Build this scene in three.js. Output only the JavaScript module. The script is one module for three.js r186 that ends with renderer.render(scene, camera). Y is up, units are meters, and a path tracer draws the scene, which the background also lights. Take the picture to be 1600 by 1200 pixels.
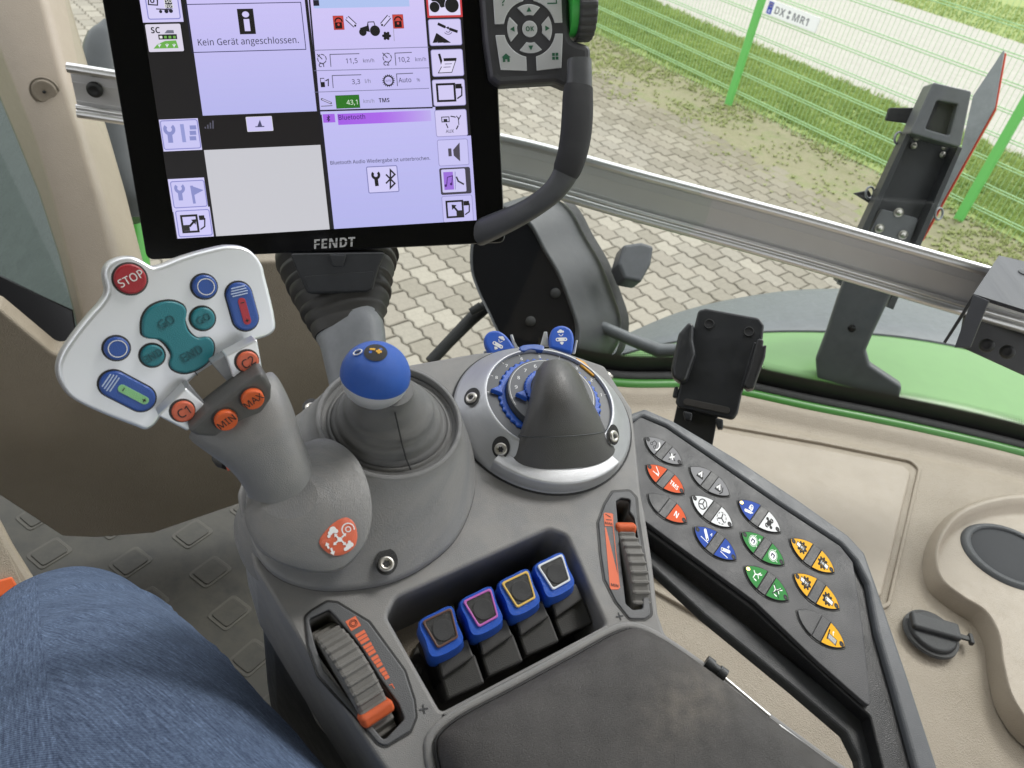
import * as THREE from 'three';
import { mergeGeometries, toCreasedNormals } from 'three/addons/utils/BufferGeometryUtils.js';
import { FontLoader } from 'three/addons/loaders/FontLoader.js';
import { TextGeometry } from 'three/addons/geometries/TextGeometry.js';
import { RoundedBoxGeometry } from 'three/addons/geometries/RoundedBoxGeometry.js';
import { ImprovedNoise } from 'three/addons/math/ImprovedNoise.js';

// ---------- camera, sky, sun, exposure ----------
const V = (x, y, z) => new THREE.Vector3(x, y, z);
const scene = new THREE.Scene();
const EYE = V(0, 2.75, 0), FOC = 600 / Math.tan(27 * Math.PI / 180);
const CD = V(533 - 800, 2030 - 600, FOC).normalize();                 // where straight down lies in the view (x right, y down, z ahead)
const CH = V(0, 0, 1).addScaledVector(CD, -CD.z).normalize();         // the level heading
const CR = new THREE.Vector3().crossVectors(CD, CH);
const toWorld = (v) => V(CR.dot(v), -CD.dot(v), -CH.dot(v));
const RIGHT = toWorld(V(1, 0, 0)), UPV = toWorld(V(0, -1, 0)), BACK = toWorld(V(0, 0, -1));
const camera = new THREE.PerspectiveCamera(54, 4 / 3, 0.02, 400);
camera.position.copy(EYE);
camera.quaternion.setFromRotationMatrix(new THREE.Matrix4().makeBasis(RIGHT, UPV, BACK));
camera.focus = .53; camera.userData.fStop = 18; // the small lens of a phone
scene.add(camera);

const renderer = new THREE.WebGLRenderer();
renderer.setSize(1024, 768);
renderer.toneMapping = THREE.LinearToneMapping;
renderer.toneMappingExposure = 1.85;
renderer.shadowMap.enabled = true;

const SUN_DIR = V(0.55, 0.95, -0.75).normalize();
{ // overcast sky: brighter towards the zenith and softly towards the veiled sun
  const W = 256, H = 128, d = new Float32Array(W * H * 4), n = new ImprovedNoise();
  for (let j = 0; j < H; j++) for (let i = 0; i < W; i++) {
    const el = ((j + .5) / H - .5) * Math.PI, az = ((i + .5) / W - .5) * 2 * Math.PI;
    const p = V(Math.cos(az) * Math.cos(el), Math.sin(el), Math.sin(az) * Math.cos(el));
    let L = 0.62 + 0.55 * Math.max(0, p.y);
    L *= 1 + 0.35 * Math.pow(Math.max(0, p.dot(SUN_DIR)), 3);
    L *= 1 + 0.10 * n.noise(p.x * 2.2, p.y * 5, p.z * 2.2) + 0.05 * n.noise(p.x * 6, p.y * 12, p.z * 6);
    if (p.y < 0) L = 0.3;
    const k = (j * W + i) * 4; d[k] = L * 0.985; d[k + 1] = L; d[k + 2] = L * 1.03; d[k + 3] = 1;
  }
  const t = new THREE.DataTexture(d, W, H, THREE.RGBAFormat, THREE.FloatType);
  t.mapping = THREE.EquirectangularReflectionMapping; t.magFilter = THREE.LinearFilter; t.wrapS = THREE.RepeatWrapping; t.needsUpdate = true;
  scene.background = t; scene.environment = t;
}
const sun = new THREE.DirectionalLight(new THREE.Color().setRGB(1, 0.97, 0.92), 1.0);
sun.position.copy(SUN_DIR).multiplyScalar(30); sun.target.position.set(0, 1, -3); sun.name = 'sun';
sun.castShadow = true; sun.shadow.radius = 28; sun.shadow.mapSize.set(2048, 2048);
Object.assign(sun.shadow.camera, { left: -14, right: 14, top: 14, bottom: -14, near: 1, far: 70 });
scene.add(sun, sun.target);

// ---------- helpers ----------
let seed = 7;
const rnd = () => { seed = (seed * 1664525 + 1013904223) >>> 0; return seed / 4294967296; };
const rr = (a, b) => a + (b - a) * rnd();
const PN = new ImprovedNoise();
// A surveyed direction (from a photograph pixel of 1600 x 1200) and the points it meets
const dirOf = (u, v) => toWorld(V(u - 800, v - 600, FOC));
const at = (u, v, z) => EYE.clone().addScaledVector(dirOf(u, v), z / FOC);
const onY = (u, v, y) => { const d = dirOf(u, v); return EYE.clone().addScaledVector(d, (y - EYE.y) / d.y); };
const onPlane = (O, N, u, v) => { const d = dirOf(u, v); return EYE.clone().addScaledVector(d, O.clone().sub(EYE).dot(N) / d.dot(N)); };
// A plane of the place with its own axes: X to the right, Y up in it, N out of it
class Frame {
  constructor(O, N, X) {
    this.O = O; this.N = N.clone().normalize();
    this.X = X.clone().addScaledVector(this.N, -X.dot(this.N)).normalize();
    this.Y = new THREE.Vector3().crossVectors(this.N, this.X);
    this.q = new THREE.Quaternion().setFromRotationMatrix(new THREE.Matrix4().makeBasis(this.X, this.Y, this.N));
  }
  p3(u, v, h = 0) { return this.loc(onPlane(this.O.clone().addScaledVector(this.N, h), this.N, u, v)); }
  p(u, v, h = 0) { const a = this.p3(u, v, h); return new THREE.Vector2(a.x, a.y); }
  loc(w) { const d = w.clone().sub(this.O); return V(d.dot(this.X), d.dot(this.Y), d.dot(this.N)); }
  world(x, y, z = 0) { return this.O.clone().addScaledVector(this.X, x).addScaledVector(this.Y, y).addScaledVector(this.N, z); }
  put(o) { o.position.copy(this.O); o.quaternion.copy(this.q); return o; }
}
const names = {};
function numbered(n) { names[n] = (names[n] ?? -1) + 1; return names[n] ? n + '_' + String(names[n]).padStart(3, '0') : n; }
function tag(o, label, category, group, kind) {
  if (label) o.userData.label = label; if (category) o.userData.category = category;
  if (group) o.userData.group = group; if (kind) o.userData.kind = kind; return o;
}
function thing(name, label, category, frame, group) {
  const o = new THREE.Group(); o.name = numbered(name); scene.add(o);
  if (frame?.put) frame.put(o); else if (frame) o.position.copy(frame);
  return tag(o, label, category, group);
}
function mesh(name, geo, mat, parent, label) {
  const g = Array.isArray(geo) ? mergeGeometries(geo.map((k) => { const c = k.index ? k.toNonIndexed() : k; for (const a of Object.keys(c.attributes)) if (!['position', 'normal', 'uv'].includes(a)) c.deleteAttribute(a); c.clearGroups(); return c; })) : geo;
  const m = new THREE.Mesh(g, mat); m.name = parent === scene ? numbered(name) : name; m.castShadow = m.receiveShadow = true;
  if (label) m.userData.label = label;
  (parent ?? scene).add(m); return m;
}
const setting = (name, geo, mat, kind = 'structure') => tag(mesh(name, geo, mat, scene), null, null, null, kind);

// shapes ------------------------------------------------------------
function roundPoly(pts, r) { // polygon with filleted corners; r a number or one per corner
  const n = pts.length, s = new THREE.Path(); let first = true; const out = [];
  for (let i = 0; i < n; i++) {
    const a = pts[(i + n - 1) % n], b = pts[i], c = pts[(i + 1) % n], R = Array.isArray(r) ? r[i] : r;
    const u = a.clone().sub(b), w = c.clone().sub(b), lu = u.length(), lw = w.length(); u.normalize(); w.normalize();
    const ang = Math.acos(THREE.MathUtils.clamp(u.dot(w), -1, 1));
    const cut = Math.min(R / Math.max(.05, Math.tan(ang / 2)), lu * .48, lw * .48);
    if (cut < 1e-6 || ang > 3.1) { out.push(b.clone()); continue; }
    const p = b.clone().addScaledVector(u, cut), q = b.clone().addScaledVector(w, cut), k = 6;
    for (let j = 0; j <= k; j++) { const t = j / k; out.push(new THREE.Vector2((1 - t) ** 2 * p.x + 2 * t * (1 - t) * b.x + t * t * q.x, (1 - t) ** 2 * p.y + 2 * t * (1 - t) * b.y + t * t * q.y)); }
  }
  return out;
}
const offsetPoly = (pts, d) => { const p = ccw(pts), n = p.length; return p.map((q, i) => { const t = p[(i + 1) % n].clone().sub(p[(i + n - 1) % n]).normalize(); return new THREE.Vector2(q.x + t.y * d, q.y - t.x * d); }); };
function smoothPoly(pts, k = 6) { // closed smooth curve through the points
  const c = new THREE.CatmullRomCurve3(pts.map((p) => V(p.x, p.y, 0)), true, 'centripetal');
  return c.getPoints(pts.length * k).slice(0, -1).map((p) => new THREE.Vector2(p.x, p.y));
}
const ccw = (p) => (THREE.ShapeUtils.area(p) < 0 ? p.slice().reverse() : p);
const shapeOf = (p, holes = []) => { const s = new THREE.Shape(ccw(p)); for (const h of holes) s.holes.push(new THREE.Path(ccw(h).slice().reverse())); return s; };
function extr(shape, top, depth, bevel = 0, seg = 3) { // top face at z = top, down to top - depth
  const b = Math.min(bevel, depth * .49);
  const g = new THREE.ExtrudeGeometry(shape, { depth: depth - 2 * b, bevelEnabled: b > 0, bevelThickness: b, bevelSize: b, bevelOffset: -b, bevelSegments: seg, curveSegments: 10 });
  g.translate(0, 0, top - depth + b); return g;
}
const F2 = (F, list, h = 0) => list.map(([u, v]) => F.p(u, v, h));
const plate = (F, list, top, depth, bevel, r = 0, holes = []) => extr(shapeOf(roundPoly(F2(F, list, top), r), holes), top, depth, bevel);
const blob = (F, list, top, depth, bevel, holes = []) => extr(shapeOf(smoothPoly(F2(F, list, top)), holes), top, depth, bevel);
const circ = (x, y, r, n = 40) => Array.from({ length: n }, (_, i) => new THREE.Vector2(x + r * Math.cos(i / n * 2 * Math.PI), y + r * Math.sin(i / n * 2 * Math.PI)));
const stadium = (a, b, r) => { const d = Math.atan2(b.y - a.y, b.x - a.x), o = []; for (let i = 0; i <= 14; i++) { const t = d + Math.PI / 2 + Math.PI * i / 14; o.push(new THREE.Vector2(a.x + r * Math.cos(t), a.y + r * Math.sin(t))); } for (let i = 0; i <= 14; i++) { const t = d - Math.PI / 2 + Math.PI * i / 14; o.push(new THREE.Vector2(b.x + r * Math.cos(t), b.y + r * Math.sin(t))); } return o; };
function grid(rows, closed, capA = false, capB = false, crease = 0.9) { // rows of points joined to a surface, uv in metres
  const n = rows[0].length, m = rows.length, P = [], U = [], I = []; let vlen = 0;
  const cols = closed ? n + 1 : n;
  for (let j = 0; j < m; j++) {
    if (j) { let s = 0; for (let i = 0; i < n; i++) s += rows[j][i].distanceTo(rows[j - 1][i]); vlen += s / n; }
    let ul = 0; for (let i = 0; i < cols; i++) { const p = rows[j][i % n]; if (i) ul += p.distanceTo(rows[j][(i - 1) % n]); P.push(p.x, p.y, p.z); U.push(ul, vlen); }
  }
  for (let j = 0; j + 1 < m; j++) for (let i = 0; i + 1 < cols; i++) { const a = j * cols + i, b = a + 1, c = a + cols, d = c + 1; I.push(a, b, d, a, d, c); }
  const cap = (j, flip) => { const c = new THREE.Vector3(); rows[j].forEach((p) => c.add(p)); c.divideScalar(n); const k = P.length / 3; P.push(c.x, c.y, c.z); U.push(0, 0); for (let i = 0; i < n; i++) { const q = rows[j][i]; P.push(q.x, q.y, q.z); U.push(q.x - c.x, q.y - c.y); } for (let i = 0; i < n; i++) { const a = k + 1 + i, b = k + 1 + (i + 1) % n; flip ? I.push(k, b, a) : I.push(k, a, b); } };
  if (capA) cap(0, true); if (capB) cap(m - 1, false);
  const g = new THREE.BufferGeometry(); g.setAttribute('position', new THREE.Float32BufferAttribute(P, 3)); g.setAttribute('uv', new THREE.Float32BufferAttribute(U, 2)); g.setIndex(I); g.computeVertexNormals();
  if (closed) { const N = g.attributes.normal; for (let j = 0; j < m; j++) { const a = j * cols, b = a + cols - 1; const v = V(N.getX(a) + N.getX(b), N.getY(a) + N.getY(b), N.getZ(a) + N.getZ(b)).normalize(); N.setXYZ(a, v.x, v.y, v.z); N.setXYZ(b, v.x, v.y, v.z); } }
  return g;
}
// a limb of elliptical (or squarish) section along world points: [point, radius across, radius deep]
function limb(list, { n = 28, sq = 2, ref = BACK, steps = 1, frame = null, capA = true, capB = true, bump = null } = {}) {
  let S = list.map(([c, a, b]) => ({ c: c.clone(), a, b: b ?? a }));
  if (steps > 1) {
    const cc = new THREE.CatmullRomCurve3(S.map((s) => s.c), false, 'centripetal'), o = [], m = S.length - 1;
    const cat = (k, t) => { const g = (i) => S[THREE.MathUtils.clamp(i, 0, m)][k]; const i = Math.min(m - 1, Math.floor(t)), f = t - i; const p0 = g(i - 1), p1 = g(i), p2 = g(i + 1), p3 = g(i + 2); return .5 * (2 * p1 + (p2 - p0) * f + (2 * p0 - 5 * p1 + 4 * p2 - p3) * f * f + (3 * p1 - p0 - 3 * p2 + p3) * f ** 3); };
    for (let j = 0; j <= m * steps; j++) { const t = j / steps; o.push({ c: cc.getPoint(t / m), a: Math.max(1e-5, cat('a', t)), b: Math.max(1e-5, cat('b', t)) }); }
    S = o;
  }
  const rows = S.map((s, j) => {
    const T = S[Math.min(S.length - 1, j + 1)].c.clone().sub(S[Math.max(0, j - 1)].c).normalize();
    const A = new THREE.Vector3().crossVectors(T, ref).normalize(), B = new THREE.Vector3().crossVectors(A, T).normalize();
    return Array.from({ length: n }, (_, i) => { const t = i / n * 2 * Math.PI, c = Math.cos(t), q = Math.sin(t); const k = 1 / Math.pow(Math.abs(c) ** sq + Math.abs(q) ** sq, 1 / sq); let f = 1; if (bump) f += bump(j / (S.length - 1), t); const p = s.c.clone().addScaledVector(A, -s.a * c * k * f).addScaledVector(B, s.b * q * k * f); return frame ? frame.loc(p) : p; });
  });
  return grid(rows, true, capA, capB);
}
const pxLimb = (list, opt = {}) => limb(list.map(([u, v, z, hw, ratio]) => [at(u, v, z), hw / FOC * z, hw / FOC * z * (ratio ?? 1)]), opt); // half-width measured in pixels
const lathe = (pts, n = 48) => { const g = new THREE.LatheGeometry(pts.map(([r, h]) => new THREE.Vector2(r, h)), n); g.rotateX(Math.PI / 2); return g; }; // axis along z
const box = (w, h, d, r = 0) => (r ? new RoundedBoxGeometry(w, h, d, 2, r) : new THREE.BoxGeometry(w, h, d));
const font = await new FontLoader().loadAsync('fonts/droid/droid_sans_regular.typeface.json');
const fontB = await new FontLoader().loadAsync('fonts/droid/droid_sans_bold.typeface.json');
function textGeo(str, size, depth, bold = false, sx = 1) { const g = new TextGeometry(str, { font: bold ? fontB : font, size, depth, curveSegments: 4, bevelEnabled: false }); g.computeBoundingBox(); const b = g.boundingBox; g.translate(-(b.min.x + b.max.x) / 2, -(b.min.y + b.max.y) / 2, 0); g.scale(sx, 1, 1); return g; }
// a raised or recessed piece standing on a plane at a local point, turned by an angle
function stand(o, x, y, z, turn = 0) { o.position.set(x, y, z); o.rotation.z = turn; return o; }

// ---------- materials ----------
function noiseTex(size, f, lo, hi, opt = {}) { // tiling grey noise
  const d = new Uint8Array(size * size * 4), r = opt.seed ?? 0;
  for (let y = 0; y < size; y++) for (let x = 0; x < size; x++) {
    let v = 0, a = 1, tot = 0;
    for (let o = 0; o < (opt.oct ?? 3); o++) { const k = f * 2 ** o; const fx = x / size * k, fy = y / size * k; const w = (X, Y) => PN.noise(X + r, Y + r * 1.7, o * 3.1 + r);
      const tx = x / size, ty = y / size; v += a * ((w(fx, fy) * (1 - tx) + w(fx - k, fy) * tx) * (1 - ty) + (w(fx, fy - k) * (1 - tx) + w(fx - k, fy - k) * tx) * ty); tot += a; a *= opt.gain ?? .55; }
    v = v / tot * 1.5 * .5 + .5; if (opt.shape) v = opt.shape(v); v = THREE.MathUtils.clamp(v, 0, 1);
    const k = (y * size + x) * 4, g = 255 * (lo + (hi - lo) * v); d[k] = d[k + 1] = d[k + 2] = g; d[k + 3] = 255;
  }
  const t = new THREE.DataTexture(d, size, size); t.wrapS = t.wrapT = THREE.RepeatWrapping; t.magFilter = THREE.LinearFilter; t.minFilter = THREE.LinearFilter; t.needsUpdate = true; return t;
}
const scaled = (t, m) => { const c = t.clone(); c.repeat.set(1 / m, 1 / m); c.needsUpdate = true; return c; };
const N_GRAIN = noiseTex(256, 64, 0, 1, { oct: 2 }), N_SOFT = noiseTex(256, 6, .88, 1, { oct: 4, seed: 3.3 }), N_DUST = noiseTex(512, 8, .55, 1, { oct: 6, gain: .7, seed: 9.1 }), N_LEATHER = noiseTex(512, 40, 0, 1, { oct: 2, seed: 5.5, shape: (v) => Math.pow(Math.abs(v - .5) * 2, .6) });
const N_ROUGH = noiseTex(256, 10, .6, 1, { oct: 4, seed: 21 });
const grain = scaled(N_GRAIN, .03), soft = scaled(N_SOFT, .16), dust = scaled(N_DUST, .22), leather = scaled(N_LEATHER, .07), blotch = scaled(N_ROUGH, .12);
const lin = (r, g, b) => new THREE.Color().setRGB(r, g, b);
const std = (c, rough, opt = {}) => new THREE.MeshStandardMaterial({ color: c, roughness: rough, metalness: 0, side: THREE.DoubleSide, ...opt });
const plast = (c, rough = .62, opt = {}) => std(c, rough, { map: dust, bumpMap: grain, bumpScale: .00025, roughnessMap: blotch, ...opt });
function tintTex(size, f, stops, opt) { const n = noiseTex(size, f, 0, 1, opt).image.data, d = new Uint8Array(size * size * 4); for (let i = 0; i < size * size; i++) { const v = n[i * 4] / 255 * (stops.length - 1), k = Math.min(stops.length - 2, Math.floor(v)), q = v - k, sp = rnd() < .0012 ? .5 + rnd() : 0; for (let c = 0; c < 3; c++) { const l = Math.min(1, stops[k][c] * (1 - q) + stops[k + 1][c] * q + sp); d[i * 4 + c] = 255 * (1.055 * l ** (1 / 2.4) - .055); } d[i * 4 + 3] = 255; } const t = new THREE.DataTexture(d, size, size); t.colorSpace = THREE.SRGBColorSpace; t.wrapS = t.wrapT = THREE.RepeatWrapping; t.magFilter = t.minFilter = THREE.LinearFilter; t.needsUpdate = true; return t; }
const dusty = scaled(tintTex(512, 6, [[.66, .66, .67], [.82, .81, .8], [.78, .77, .755], [.9, .87, .82], [.84, .82, .79], [1, .94, .85]], { oct: 7, gain: .72, seed: 14 }), .19);
const M = {
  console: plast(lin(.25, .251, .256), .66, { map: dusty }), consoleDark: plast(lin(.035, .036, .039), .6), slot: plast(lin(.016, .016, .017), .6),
  lever: plast(lin(.235, .239, .248), .5, { map: dusty }), leverFace: plast(lin(.13, .127, .124), .6), dome: plast(lin(.24, .245, .255), .54, { map: dusty }),
  silver: std(lin(.78, .8, .83), .36, { metalness: .6, bumpMap: grain, bumpScale: .00006 }), silverDial: std(lin(.5, .51, .53), .36, { metalness: .55, bumpMap: grain, bumpScale: .00008, map: soft }),
  key: std(lin(.62, .63, .64), .4, { metalness: .35, bumpMap: grain, bumpScale: .00005 }),
  alu: std(lin(.7, .7, .7), .32, { metalness: .85 }), steel: std(lin(.5, .48, .44), .38, { metalness: .9 }),
  black: plast(lin(.012, .0125, .014), .45, { map: null }), blackGloss: std(lin(.006, .006, .007), .12), blackMatt: plast(lin(.02, .02, .021), .75),
  rubber: plast(lin(.07, .069, .067), .72), rubberGrey: plast(lin(.14, .143, .148), .68, { map: dusty }), wheel: plast(lin(.22, .212, .198), .8),
  blue: plast(lin(.022, .1, .5), .42, { map: null }), blueKnob: plast(lin(.022, .11, .5), .38, { map: null }), blueDeep: plast(lin(.03, .09, .36), .38, { map: null }),
  teal: plast(lin(.02, .19, .23), .5, { map: null }), tealDeep: plast(lin(.012, .1, .125), .55, { map: null }),
  red: plast(lin(.36, .018, .028), .45, { map: null }), orange: plast(lin(.72, .125, .03), .5, { map: null }), coral: plast(lin(.68, .14, .07), .5, { map: null }),
  white: std(lin(.8, .8, .8), .5), ink: std(lin(.02, .02, .02), .6), orangeInk: std(lin(.75, .15, .06), .6),
  green: std(lin(.05, .42, .07), .4), greenInk: std(lin(.02, .12, .06), .5),
  beige: plast(lin(.34, .288, .222), .66, { bumpMap: leather, bumpScale: .0006, map: soft }), beigeSmooth: plast(lin(.36, .305, .238), .6, { map: soft, bumpMap: leather, bumpScale: .00025 }),
  beigeCloth: plast(lin(.58, .48, .44), .85, { bumpScale: .0005 }), grey: plast(lin(.3, .31, .33), .5), greyDark: plast(lin(.06, .065, .07), .55),
  glass: new THREE.MeshPhysicalMaterial({ color: lin(.93, .96, .94), roughness: .02, transmission: 1, thickness: 0, ior: 1.45, specularIntensity: .35, side: THREE.DoubleSide }),
  fenderGreen: std(lin(.12, .28, .07), .3, { map: soft }), fenderGrey: plast(lin(.14, .155, .165), .6),
};

// ================= OUTSIDE: yard, fence, grass =================
const F0 = V(1.918, 0, -9.332), FT = V(.67, 0, .742).normalize(), FN = V(.742, 0, -.67).normalize();   // foot of a fence post, along the fence, away behind it
const yard = (s, t, y = 0) => F0.clone().addScaledVector(FN, s).addScaledVector(FT, t).setY(y);
const pixelOf = (w) => { const d = w.clone().sub(EYE), x = d.dot(RIGHT), y = -d.dot(UPV), z = -d.dot(BACK); return [800 + FOC * x / z, 600 + FOC * y / z, z]; };
function strip(s0, s1, t0, t1, y, div = 1) { const rows = []; for (let j = 0; j <= div; j++) { const r = []; for (let i = 0; i <= div; i++) r.push(yard(s1 + (s0 - s1) * j / div, t1 + (t0 - t1) * i / div, y)); rows.push(r); } const g = grid(rows, false); const N = g.attributes.normal; if (N.getY(0) < 0) { g.scale(1, 1, 1); const I = g.index.array; for (let k = 0; k < I.length; k += 3) { const a = I[k]; I[k] = I[k + 1]; I[k + 1] = a; } g.computeVertexNormals(); } return g; }
function colourTex(size, f, stops, opt = {}) { // noise mapped onto a row of linear colours
  const n = noiseTex(size, f, 0, 1, opt).image.data, d = new Uint8Array(size * size * 4);
  for (let i = 0; i < size * size; i++) { const v = n[i * 4] / 255 * (stops.length - 1), k = Math.min(stops.length - 2, Math.floor(v)), q = v - k; const sp = opt.fleck ? 1 + (rnd() - .5) * opt.fleck : 1; for (let c = 0; c < 3; c++) { const l = Math.max(0, (stops[k][c] * (1 - q) + stops[k + 1][c] * q) * sp); d[i * 4 + c] = 255 * Math.min(1, l <= .0031308 ? 12.92 * l : 1.055 * l ** (1 / 2.4) - .055); } d[i * 4 + 3] = 255; }
  const t = new THREE.DataTexture(d, size, size); t.colorSpace = THREE.SRGBColorSpace; t.wrapS = t.wrapT = THREE.RepeatWrapping; t.magFilter = t.minFilter = THREE.LinearFilter; t.needsUpdate = true; return t;
}
const earthTex = colourTex(512, 9, [[.13, .17, .05], [.19, .19, .09], [.25, .23, .14], [.17, .21, .07], [.27, .25, .17]], { oct: 5, gain: .7, fleck: .35, seed: 2.2 });
const grassTex = colourTex(512, 10, [[.13, .18, .045], [.2, .26, .07], [.27, .32, .11], [.18, .24, .06], [.3, .32, .15]], { oct: 5, gain: .75, fleck: .4, seed: 7.7 });
const pathTex = colourTex(512, 12, [[.25, .235, .2], [.34, .32, .28], [.4, .38, .335], [.32, .3, .26]], { oct: 5, gain: .7, fleck: .18, seed: 4.2 });
const joint = colourTex(256, 12, [[.11, .098, .075], [.19, .17, .13], [.15, .145, .09]], { oct: 4, fleck: .5, seed: 1.9 });
const tiled = (t, m) => { const c = t.clone(); c.repeat.set(1 / m, 1 / m); c.needsUpdate = true; return c; };
setting('ground', (() => { const g = new THREE.PlaneGeometry(300, 300); g.rotateX(-Math.PI / 2); g.translate(0, -.012, 0); const u = g.attributes.uv; for (let i = 0; i < u.count; i++) u.setXY(i, u.getX(i) * 300, u.getY(i) * 300); return g; })(), std(lin(1, 1, 1), .95, { map: tiled(grassTex, 3) }));
setting('dirt_verge', strip(-1.25, .5, -14, 14, .004, 2), std(lin(1, 1, 1), .95, { map: tiled(earthTex, 2.3), bumpMap: tiled(N_DUST, .5), bumpScale: .02 }));
setting('grass_bank', strip(.2, 2.72, -14, 14, .009, 2), std(lin(1, 1, 1), .95, { map: tiled(grassTex, 2.1), bumpMap: tiled(N_DUST, .4), bumpScale: .03 }));
setting('path', strip(2.7, 9.75, -24, 24, .014, 2), std(lin(1, 1, 1), .9, { map: tiled(pathTex, 1.7), bumpMap: tiled(N_DUST, .3), bumpScale: .006 }));
{ // grass blades: nobody could count them
  const tuft = []; for (let i = 0; i < 5; i++) { const a = i * 1.26, w = .006, h = .05 + .03 * ((i * 7) % 5) / 5, l = .025; const g = new THREE.BufferGeometry(); const c = Math.cos(a), s = Math.sin(a); g.setAttribute('position', new THREE.Float32BufferAttribute([-w * s, 0, w * c, w * s, 0, -w * c, l * c, h, l * s], 3)); g.setAttribute('uv', new THREE.Float32BufferAttribute([0, 0, 1, 0, .5, 1], 2)); g.computeVertexNormals(); tuft.push(g); }
  const g = mergeGeometries(tuft), N = 52000;
  const im = new THREE.InstancedMesh(g, std(lin(1, 1, 1), .8), N); im.name = 'grass'; im.castShadow = im.receiveShadow = true;
  const m = new THREE.Matrix4(), q = new THREE.Quaternion(), col = new THREE.Color();
  let k = 0, guard = 0;
  while (k < N && guard++ < N * 12) {
    const t = rr(-9, 5.5); let s = rnd() < .12 ? rr(9.7, 14) : rr(-1.5, 2.85);
    const w = yard(s, t, .005), n = PN.noise(w.x * 1.3, w.z * 1.3, 4.4) + .5 * PN.noise(w.x * 4, w.z * 4, 1.1);
    if (s < .35 && rnd() > THREE.MathUtils.clamp(.3 + (s + .3) * .45 + n * .7, .03, 1)) continue;
    if (s > 2.5 && s < 5 && rnd() < (s - 2.5) * 3) continue;
    const h = rr(.5, 1.1) * (s < .3 ? .5 : 1);
    q.setFromAxisAngle(V(0, 1, 0), rr(0, 6.3)); m.compose(w, q, V(rr(.8, 1.4), h, rr(.8, 1.4))); im.setMatrixAt(k, m);
    const v = .5 + .5 * n + rr(-.25, .25); col.setRGB(.22 + .14 * v, .31 + .14 * v, .075 + .06 * v); if (s < .2) col.lerp(new THREE.Color().setRGB(.3, .29, .13), .55); im.setColorAt(k, col); k++;
  }
  im.count = k; tag(im, 'short green grass on the bank along the wire fence', 'grass', null, 'stuff'); scene.add(im);
}
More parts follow.
